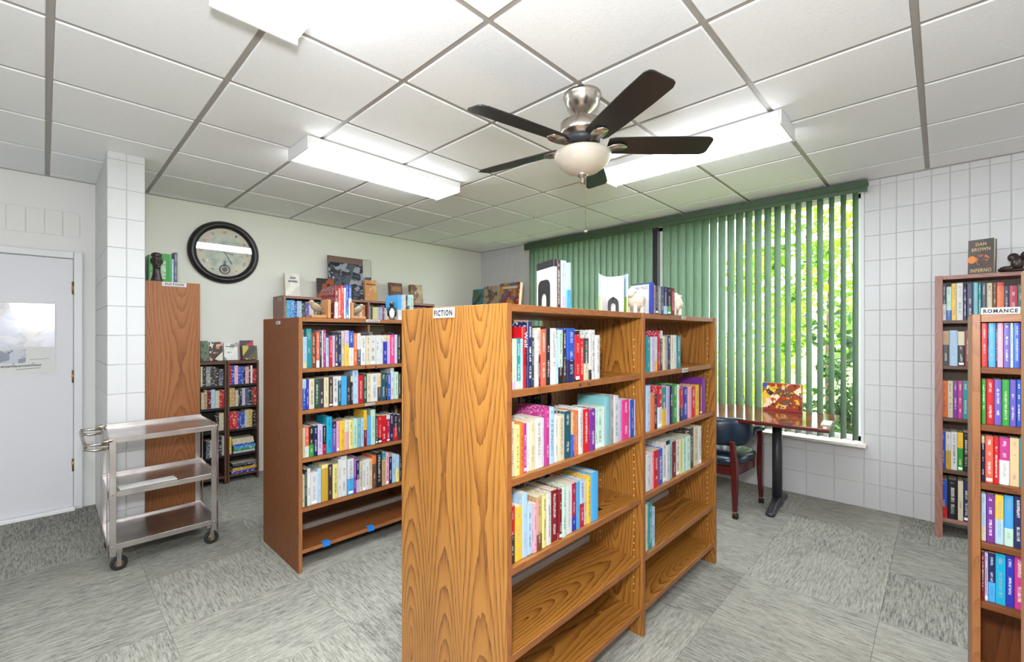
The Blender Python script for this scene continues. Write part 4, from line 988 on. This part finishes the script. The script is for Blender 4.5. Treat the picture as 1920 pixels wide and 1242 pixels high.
# corner bookcase top: boxes and books facing -X
GC = 'books displayed on the corner bookcase'
def cover_x(x, z, u0, u1, vt, th, cols, label, group, **kw):
    A, B = on_x(u0, vt, x), on_x(u1, vt, x); return face_book((x, A.y, z+.001), A.y-B.y, max(.12, (A.z+B.z)/2-z), th, cols, label, group, rz=-math.pi/2, **kw)
m = cover_x(4.41, 1.80, 848, 880, 549, .04, [(56, 34, 28), (66, 40, 32), (50, 30, 26)], 'dark brown book with a yellow arc displayed in the corner', GC)
A, B = on_x(848, 549, 4.41), on_x(880, 549, 4.41); wv = A.y-B.y; hv = max(.12, (A.z+B.z)/2-1.80)
bm = new_bm(); n = 14
loft(bm, [[(wv*.55+wv*.34*math.cos(a), -.002, hv*.38+hv*.36*math.sin(a)), (wv*.55+wv*.34*math.cos(a), 0, hv*.38+hv*.36*math.sin(a)), (wv*.55+wv*.2*math.cos(a), 0, hv*.38+hv*.18*math.sin(a)), (wv*.55+wv*.2*math.cos(a), -.002, hv*.38+hv*.18*math.sin(a))] for a in (math.radians(10+160*k/(n-1)) for k in range(n))]); obj('yellow_arc', bm, plain('yellow_print', (232, 178, 44), .4), m)
cover_x(4.41, 1.80, 880, 905, 543, .03, [(52, 70, 56), (60, 120, 130), (90, 96, 60), (150, 110, 50)], 'green and teal landscape book displayed in the corner', GC)
cover_x(4.41, 1.80, 905, 930, 537, .05, [(120, 92, 60), (168, 150, 130), (96, 72, 56), (200, 196, 190)], 'brown and white picture book displayed in the corner', GC)
cover_x(4.41, 1.80, 934, 972, 531, .06, [(160, 40, 36), (190, 140, 50), (90, 96, 130), (176, 90, 50), (200, 190, 180)], 'red topped picture book beside the window in the corner', GC, text=[('#', .7, .09)])
# narrow dark cases: face-out books
GD = 'books displayed on the narrow dark bookcases'
cover_on(4.93, 1.155, 377, 391, 640, .02, [(60, 70, 50), (90, 110, 80), (50, 60, 50), (60, 170, 40)], 'green illustrated book displayed next to the tall wooden panel', GD)
cover_on(4.94, 1.155, 394, 418, 642, .02, [(216, 210, 196), (60, 40, 36), (220, 160, 130), (224, 220, 208)], 'white romance book with a dark-haired couple on its cover', GD)
cover_on(4.94, 1.155, 421, 446, 644, .03, [(214, 212, 206), (224, 222, 216), (150, 150, 150), (220, 218, 212)], 'white book with a grey sketch displayed on narrow bookcase', GD, text=[('#', .75, .07)], tcol=M['ink'])
cover_on(4.92, 1.155, 456, 483, 649, .025, [(90, 84, 50), (190, 170, 80), (60, 56, 50), (110, 110, 120), (150, 130, 60)], 'olive and gold illustrated book displayed on narrow bookcase', GD)
cover_on(4.97, 1.155, 452, 476, 639, .02, [(60, 60, 66), (180, 40, 50), (50, 46, 50)], 'grey and red book behind the olive gold book', GD)

# tall bookcase top: green books and a carved head
GT = 'books on top of the tall wooden bookcase'
YY = 4.30
top_books(1.80, [(288, 478, 'green', 'dark green', -1, 2, True), (322, 476, 'green', 'white', -1, 2, True), (326, 486, 'pale blue', 'blue', -1, 2, False), (333, 474, 'slate', 'charcoal', -1, 2, True)], 278, YY,
 ['green book behind the carved head', 'thick bright green book on the tall wooden bookcase', 'slim pale blue book beside the green books', 'dark slate book beside the green books'], GT, .16)
p = on_y(294, 520, 4.22); hd = empty('carved_head', (p.x, 4.22, 1.80), .2, 'dark carved wooden head leaning on the green books', 'figurine')
M['ebony'] = plain('ebony', (52, 34, 32), .35, grain=.25, scale=30)
bm = bmesh.new(); sph(bm, (0, 0, .155), (.034, .036, .050)); sph(bm, (0, -.034, .150), (.007, .010, .016)); sph(bm, (0, -.026, .178), (.026, .012, .010)); sph(bm, (0, -.026, .126), (.016, .012, .007)); sph(bm, (0, -.02, .108), (.012, .014, .014)); sph(bm, (.014, -.03, .162), .007); sph(bm, (-.014, -.03, .162), .007); sph(bm, (.033, 0, .155), (.007, .012, .018)); sph(bm, (-.033, 0, .155), (.007, .012, .018)); sph(bm, (0, .005, .20), (.034, .036, .02))
lathe(bm, [(.034, .0), (.032, .03), (.024, .06), (.022, .12)], 16); remesh(obj('head', bm, M['ebony'], hd), .0035, 3)
bm = new_bm(); lathe(bm, [(.040, 0), (.040, .012), (.034, .014)], 20); obj('base', bm, M['ebony'], hd, True)

# wall case top: standing thriller and a dark figurine
A, B = on_x(1815, 452, 4.42), on_x(1861, 452, 4.42)
inf = face_book((4.40, A.y, 1.816), (A.y-B.y)*1.06, .235, .05, None, 'dark hardback with a portrait medallion on the walnut wall bookcase', '', rz=-math.pi/2-.32, lean=.05, mat=printmat('inferno_cover', [(56, 44, 36), (70, 54, 42), (50, 40, 34), (84, 62, 40)], 7, .4, sharp=False), text=[('DAN', .42, .09), ('BROWN', .74, .10), ('INFERNO', .84, .11)], tcol=plain('gold_print', (206, 176, 120), .4), tz=.86)
w_ = (A.y-B.y)*1.06
bm = new_bm(); n = 20; R0 = w_*.30
loft(bm, [[(w_*.55+R0*math.cos(2*math.pi*k/n), -.002, .095+R0*math.sin(2*math.pi*k/n)) for k in range(n)], [(w_*.55+R0*math.cos(2*math.pi*k/n), 0.0, .095+R0*math.sin(2*math.pi*k/n)) for k in range(n)]])
obj('medallion', bm, printmat('medallion_print', [(90, 40, 24), (176, 90, 40), (60, 36, 30), (200, 130, 60)], 22, .4), inf)
bm = new_bm(); loft(bm, [[(w_*.14+.02*math.cos(2*math.pi*k/n), -.0022, .10+.026*math.sin(2*math.pi*k/n)) for k in range(n)], [(w_*.14+.02*math.cos(2*math.pi*k/n), 0, .10+.026*math.sin(2*math.pi*k/n)) for k in range(n)]]); obj('orange_flame', bm, plain('orange_print', (226, 130, 30), .4), inf)
p = on_x(1908, 520, 4.335); fg = empty('dark_figurine', (4.335, p.y, 1.8165), -.6, 'dark cast lion figurine hanging over the walnut wall bookcase edge', 'figurine')
bm = bmesh.new()
for c_, r_ in (((0, 0, .05), (.035, .03, .05)), ((0, -.045, .095), (.026, .03, .03)), ((.0, -.085, .115), (.014, .02, .012)), ((0, .02, .09), (.03, .028, .03)), ((-.02, .045, .02), (.02, .04, .018)), ((.02, .045, .02), (.02, .04, .018)), ((0, .07, .016), (.03, .03, .015))): sph(bm, c_, r_)
remesh(obj('body', bm, M['ebony'], fg), .004, 3)
bm = new_bm(); lathe(bm, [(.055, 0), (.055, .008), (.05, .01)], 18); obj('base', bm, M['ebony'], fg, True)

# ------------------------------------------------------------------ steel cart
cart = empty('utility_cart', (.53, 3.735, 0), 0, 'stainless steel three-shelf utility cart on black casters', 'cart')
def tray(z, lip):
    bm = new_bm(); hx, hy = .275, .225
    box(bm, -hx, hx, -hy, hy, z-.003, z)
    for d in ((-hx, hx, -hy, -hy+.004, z-.028, z+.004), (-hx, hx, hy-.004, hy, z-.028, z+lip), (-hx, -hx+.004, -hy, hy, z-.028, z+lip*.6), (hx-.004, hx, -hy, hy, z-.028, z+lip*.6)): box(bm, *d)
    return obj('shelf_tray', bm, M['steel'], cart, bevel=.0012, bseg=1)
for z, lip in ((.795, .022), (.475, .02), (.165, .012)): tray(z, lip)
for sx in (-1, 1):
    for sy in (-1, 1):
        x, y = sx*.268, sy*.218; bm = new_bm()
        box(bm, min(x, x-sx*.03), max(x, x-sx*.03), min(y+sy*.008, y+sy*.011), max(y+sy*.008, y+sy*.011), .10, .80)
        box(bm, min(x+sx*.008, x+sx*.011), max(x+sx*.008, x+sx*.011), min(y+sy*.011, y-sy*.022), max(y+sy*.011, y-sy*.022), .10, .80)
        obj('corner_post', bm, M['steel'], cart, bevel=.001, bseg=1)
        for zz in (.155, .465, .785):
            bm = new_bm(); sph(bm, (x-sx*.012, y+sy*.012, zz), (.006, .004, .006), 8, 6); obj('bolt', bm, M['nickel'], cart, True)
        cs = empty('caster', (sx*.235, sy*.185, 0)); cs.parent = cart
        bm = new_bm(); bmesh.ops.create_cone(bm, cap_ends=True, segments=22, radius1=.041, radius2=.041, depth=.026, matrix=Matrix.Translation((.012, 0, .041)) @ Matrix.Rotation(math.pi/2, 4, 'X')); obj('wheel', bm, M['rubber'], cs, bevel=.006)
        bm = new_bm(); bmesh.ops.create_cone(bm, cap_ends=True, segments=18, radius1=.022, radius2=.022, depth=.030, matrix=Matrix.Translation((.012, 0, .041)) @ Matrix.Rotation(math.pi/2, 4, 'X')); obj('hub', bm, M['brass'], cs, bevel=.004)
        bm = new_bm(); box(bm, .002, .022, -.022, -.018, .03, .115); box(bm, .002, .022, .018, .022, .03, .115); box(bm, -.02, .026, -.024, .024, .112, .137); obj('fork', bm, M['steel'], cs)
for k, (yy, zz) in enumerate(((-.215, .775), (.215, .80))):
    bm = new_bm(); tube(bm, [(-.26, yy, zz-.01), (-.33, yy, zz-.005), (-.37, yy-.002, zz-.002), (-.375, yy, zz-.025), (-.33, yy, zz-.038), (-.27, yy, zz-.035)], .008, 8); obj('handle_bracket', bm, M['nickel'], cart, True)
    bm = new_bm(); sph(bm, (-.275, yy, zz+.008), (.028, .022, .014)); obj('corner_bumper', bm, M['nickel'], cart, True)
bm = new_bm(); tube(bm, [(-.37, -.215, .765), (-.372, 0, .775), (-.37, .215, .79)], .009, 8); obj('push_handle', bm, M['nickel'], cart, True)
pp = tag(bx('paper_sheet', (-.14, .14, -.05, .05, 0, .002), M['paper']), 'white paper slip lying on the middle cart shelf', 'paper'); pp.location = (.45, 3.60, .4755); pp.rotation_euler = (0, 0, .05)

# ------------------------------------------------------------------ clock
clk = empty('wall_clock', (1.215, WY-.001, 2.205), 0, 'round wall clock with thick black frame and pale green dial', 'clock')
def ylathe(name, prof, mat, n=56, par=clk, smooth=True):
    bm = new_bm(); loft(bm, [[(r*math.cos(2*math.pi*j/n), y, r*math.sin(2*math.pi*j/n)) for j in range(n)] for r, y in prof], cap=False); return obj(name, bm, mat, par, smooth)
M['clock_frame'] = plain('clock_frame', (38, 32, 34), .35, grain=.15)
ylathe('frame', [(.232, -.012), (.236, -.032), (.244, -.034), (.25, -.05), (.272, -.055), (.284, -.046), (.29, -.036), (.298, -.03), (.302, -.015), (.302, 0), (.0, 0)], M['clock_frame'])
def disc(name, r, y, mat, par=clk, cx=0, cz=0, r0=0.0, th=.001, n=48):
    bm = new_bm()
    if r0: loft(bm, [[(cx+rr*math.cos(2*math.pi*j/n), yy, cz+rr*math.sin(2*math.pi*j/n)) for j in range(n)] for rr, yy in ((r0, y), (r, y), (r, y+th), (r0, y+th))], loop=True)
    else: loft(bm, [[(cx+r*math.cos(2*math.pi*j/n), yy, cz+r*math.sin(2*math.pi*j/n)) for j in range(n)] for yy in (y, y+th)])
    return obj(name, bm, mat, par)
t = NT('dial_paper'); n = t.noise(t.coord('Object'), 14, 4); n2 = t.noise(t.coord('Object'), 4, 2)
c = t.mix(t.ramp(n, [(.4, (0, 0, 0)), (.6, (1, 1, 1))]), rgb(166, 176, 162), rgb(206, 206, 190)); t.color(t.mix(t.math('MULTIPLY', n2, .5), c, rgb(180, 198, 190))); M['dial'] = t.done(.5)
t = NT('dial_ring_paper'); n = t.noise(t.coord('Object'), 5, 2); t.color(t.ramp(n, [(.35, lin((196, 178, 168))), (.5, lin((208, 198, 170))), (.65, lin((200, 204, 186)))])); M['dial_ring'] = t.done(.5)
dl = disc('dial', .234, -.012, M['dial']); disc('chapter_ring', .225, -.0135, M['dial_ring'], dl, r0=.165)
for hh, nm in enumerate(['XII', 'I', 'II', 'III', 'IIII', 'V', 'VI', 'VII', 'VIII', 'IX', 'X', 'XI']):
    a = math.pi/2 - hh*math.pi/6; lettering(nm, .010+.006*len(nm), .026, M['ink_grey'], dl, (.196*math.cos(a), -.0142, .196*math.sin(a)), (math.pi/2, a-math.pi/2 and -(a-math.pi/2), 0), 'numeral')
def hand(name, L, w, ang, y):
    bm = new_bm(); a = math.radians(90-ang); d = (math.cos(a), math.sin(a)); nrm = (-d[1], d[0])
    pts = [(-.02, w*.5), (L*.75, w), (L*.8, w*1.8), (L, .0008)]
    loft(bm, [[(d[0]*s+nrm[0]*ww, y, d[1]*s+nrm[1]*ww), (d[0]*s-nrm[0]*ww, y, d[1]*s-nrm[1]*ww), (d[0]*s-nrm[0]*ww, y+.0015, d[1]*s-nrm[1]*ww), (d[0]*s+nrm[0]*ww, y+.0015, d[1]*s+nrm[1]*ww)] for s, ww in pts]); obj(name, bm, M['ink'], clk)
hand('minute_hand', .13, .0025, 150, -.0195); hand('hour_hand', .08, .003, 100, -.0175)
disc('pendulum_ring', .048, -.018, M['clock_frame'], cz=-.165, r0=.034); disc('pendulum_disc', .024, -.018, M['iron'], cz=-.165)
bm = new_bm(); loft(bm, [[(-w_, -.018, z_), (w_, -.018, z_), (w_, -.0165, z_), (-w_, -.0165, z_)] for w_, z_ in ((.002, -.075), (.012, -.095), (.009, -.11), (.02, -.125), (.03, -.135))]); obj('pendulum_stem', bm, M['clock_frame'], clk)
disc('glass', .238, -.030, M['clock_glass'], th=.001)

# ------------------------------------------------------------------ table by the window
t = NT('burl_tabletop'); n = t.noise(t.coord('Object'), 9, 5, .65); t.color(t.ramp(n, [(.35, lin((60, 22, 14))), (.5, lin((112, 52, 28))), (.68, lin((164, 92, 52)))])); M['burl'] = t.done(.10, 0, .7)
tab = empty('cafe_table', (4.085, 1.35, 0), math.radians(3), 'glossy reddish pedestal table in front of the green blinds', 'table')
bx('table_top', (-.38, .36, -.77, .76, .722, .752), M['burl'], tab, grain=1, bevel=.004)
bx('top_edge', (-.385, .365, -.775, .765, .724, .748), M['mahogany'], tab, grain=1, bevel=.004)
for yy in (-.385, .47):
    ped = empty('pedestal', (.045, yy, 0)); ped.parent = tab
    bm = new_bm(); lathe(bm, [(.036, .06), (.036, .70)], 24); obj('column', bm, M['iron'], ped, True)
    bm = new_bm(); box(bm, -.20, .20, -.10, .10, .705, .7215); obj('mount_plate', bm, M['iron'], ped)
    bm = new_bm()
    loft(bm, [[(x, -w, 0.004 if abs(x) > .2 else .02), (x, w, 0.004 if abs(x) > .2 else .02), (x, w*.7, h), (x, -w*.7, h)] for x, w, h in ((-.27, .032, .028), (-.22, .034, .045), (-.10, .036, .07), (0, .044, .085), (.10, .036, .07), (.22, .034, .045), (.27, .032, .028))]); obj('foot', bm, M['iron'], ped, bevel=.006)
    for s in (-1, 1):
        bm = new_bm(); lathe(bm, [(.03, 0), (.034, .006), (.034, .026), (.026, .032)], 16, s*.26, 0); obj('glide', bm, M['iron'], ped, True)
# puzzle box on the table
A, B = on_x(1428, 760, 4.30), on_x(1502, 765, 4.30)
pz = empty('puzzle_box', (4.32, A.y, .7535), -math.pi/2 + .06, 'colourful jigsaw puzzle box standing on the glossy table', 'box')
wz = A.y-B.y; hz = .235
bx('box_body', (0, wz, .006, .05, 0, hz), plain('box_card', (150, 40, 44), .5), pz, bevel=.002)
bx('lid_print', (.004, wz-.004, .003, .0065, .022, hz-.004), printmat('puzzle_print', [(44, 30, 26), (150, 60, 26), (226, 178, 60), (110, 74, 50), (232, 214, 180), (190, 70, 30), (50, 50, 50), (214, 140, 60)], 17, .3), pz)
bx('corner_flash', (.003, wz*.13, .0015, .0035, hz*.86, hz-.003), plain('corner_blue', (50, 80, 160), .4), pz)
pp = tag(bx('booklet', (-.10, .10, -.03, .03, 0, .006), M['paper']), 'white booklet lying at the edge of the glossy table', 'paper'); pp.location = (3.98, .605, .7535); pp.rotation_euler = (0, 0, math.radians(4))

# ------------------------------------------------------------------ captain's chair at the table
chair = empty('armchair', (3.90, 1.36, 0), math.radians(-4), 'navy leather captain chair with red wooden legs on casters', 'chair')
bm = new_bm(); n = 28; sec = []
def rrect(hx, hy, e=4.5, n=36): return [(hx*math.copysign(abs(math.cos(a))**(2/e), math.cos(a)), hy*math.copysign(abs(math.sin(a))**(2/e), math.sin(a))) for a in (2*math.pi*k/n for k in range(n))]
loft(bm, [[(x, y, z) for x, y in rrect(a, b)] for a, b, z in ((.225, .235, .385), (.245, .255, .392), (.252, .262, .42), (.246, .256, .445), (.21, .22, .466), (.12, .13, .476), (.02, .02, .479))]); obj('seat', bm, M['leather'], chair, True)
bm = new_bm(); loft(bm, [[(x, y, z) for x, y in rrect(.235, .245, 7)] for z in (.315, .384)]); obj('apron', bm, M['mahogany'], chair)
bm = new_bm()
for k in range(72):
    a = 2*math.pi*k/72; e = 4.5; x, y = (.249*math.copysign(abs(math.cos(a))**(2/e), math.cos(a)), .259*math.copysign(abs(math.sin(a))**(2/e), math.sin(a))); sph(bm, (x, y, .396), .0045, 6, 4)
o = obj('nail_trim', bm, M['brass'], chair); o['kind'] = 'stuff'
# back: padded arc
bm = new_bm(); rings = []; m_ = 26
for k in range(m_):
    q = k/(m_-1); a = math.radians(98 + 164*q); edge = min(1, 1.0*min(q, 1-q)/.16); hh = .045 + .065*math.sin(math.pi/2*edge); th = .026 + .012*edge; R1 = .285
    cz_ = .648; cx_, cy_ = R1*math.cos(a)*.95+.02, R1*math.sin(a)*1.0
    ring = []
    for j in range(14):
        b = 2*math.pi*j/14; rr = math.copysign(abs(math.cos(b))**.8, math.cos(b))*th; zz = math.copysign(abs(math.sin(b))**.7, math.sin(b))*hh
        ring.append((cx_+rr*math.cos(a), cy_+rr*math.sin(a), cz_+zz*(1.0 if zz < 0 else 1.0)))
    rings.append(ring)
loft(bm, rings); obj('backrest', bm, M['leather'], chair, True)
for s in (-1, 1):
    bm = new_bm(); rings = []
    for x, hw, z in ((-.05, .020, .655), (-.02, .034, .655), (.08, .038, .650), (.17, .038, .642), (.205, .026, .636)):
        rings.append([(x, s*.283 + hw*math.cos(2*math.pi*j/12), z + .022*math.sin(2*math.pi*j/12)) for j in range(12)])
    loft(bm, rings); obj('arm_pad', bm, M['leather'], chair, True)
    def leg(pts, rads):
        bm = new_bm(); loft(bm, [[(x+dx_*r, y+dy_*r, z) for dx_, dy_ in ((-1, -1), (1, -1), (1, 1), (-1, 1))] for (x, y, z), r in zip(pts, rads)]); return obj('leg', bm, M['mahogany'], chair, bevel=.004)
    leg([(.245, s*.262, .055), (.232, s*.258, .30), (.225, s*.262, .42), (.195, s*.275, .56), (.15, s*.283, .635)], (.014, .021, .021, .018, .016))
    leg([(-.245, s*.245, .055), (-.235, s*.24, .30), (-.225, s*.235, .42), (-.225, s*.215, .585)], (.015, .022, .022, .017))
    for x in (.245, -.245):
        yy = s*(.262 if x > 0 else .245)
        cs = empty('caster', (x, yy, 0)); cs.parent = chair
        for dy_ in (-.011, .011):
            bm = new_bm(); bmesh.ops.create_cone(bm, cap_ends=True, segments=18, radius1=.022, radius2=.020, depth=.014, matrix=Matrix.Translation((.008, dy_, .022)) @ Matrix.Rotation(math.pi/2, 4, 'X')); obj('wheel', bm, M['rubber'], cs, bevel=.003)
        bm = new_bm(); lathe(bm, [(.009, .03), (.011, .045), (.013, .056)], 12); obj('stem', bm, M['brass'], cs, True)
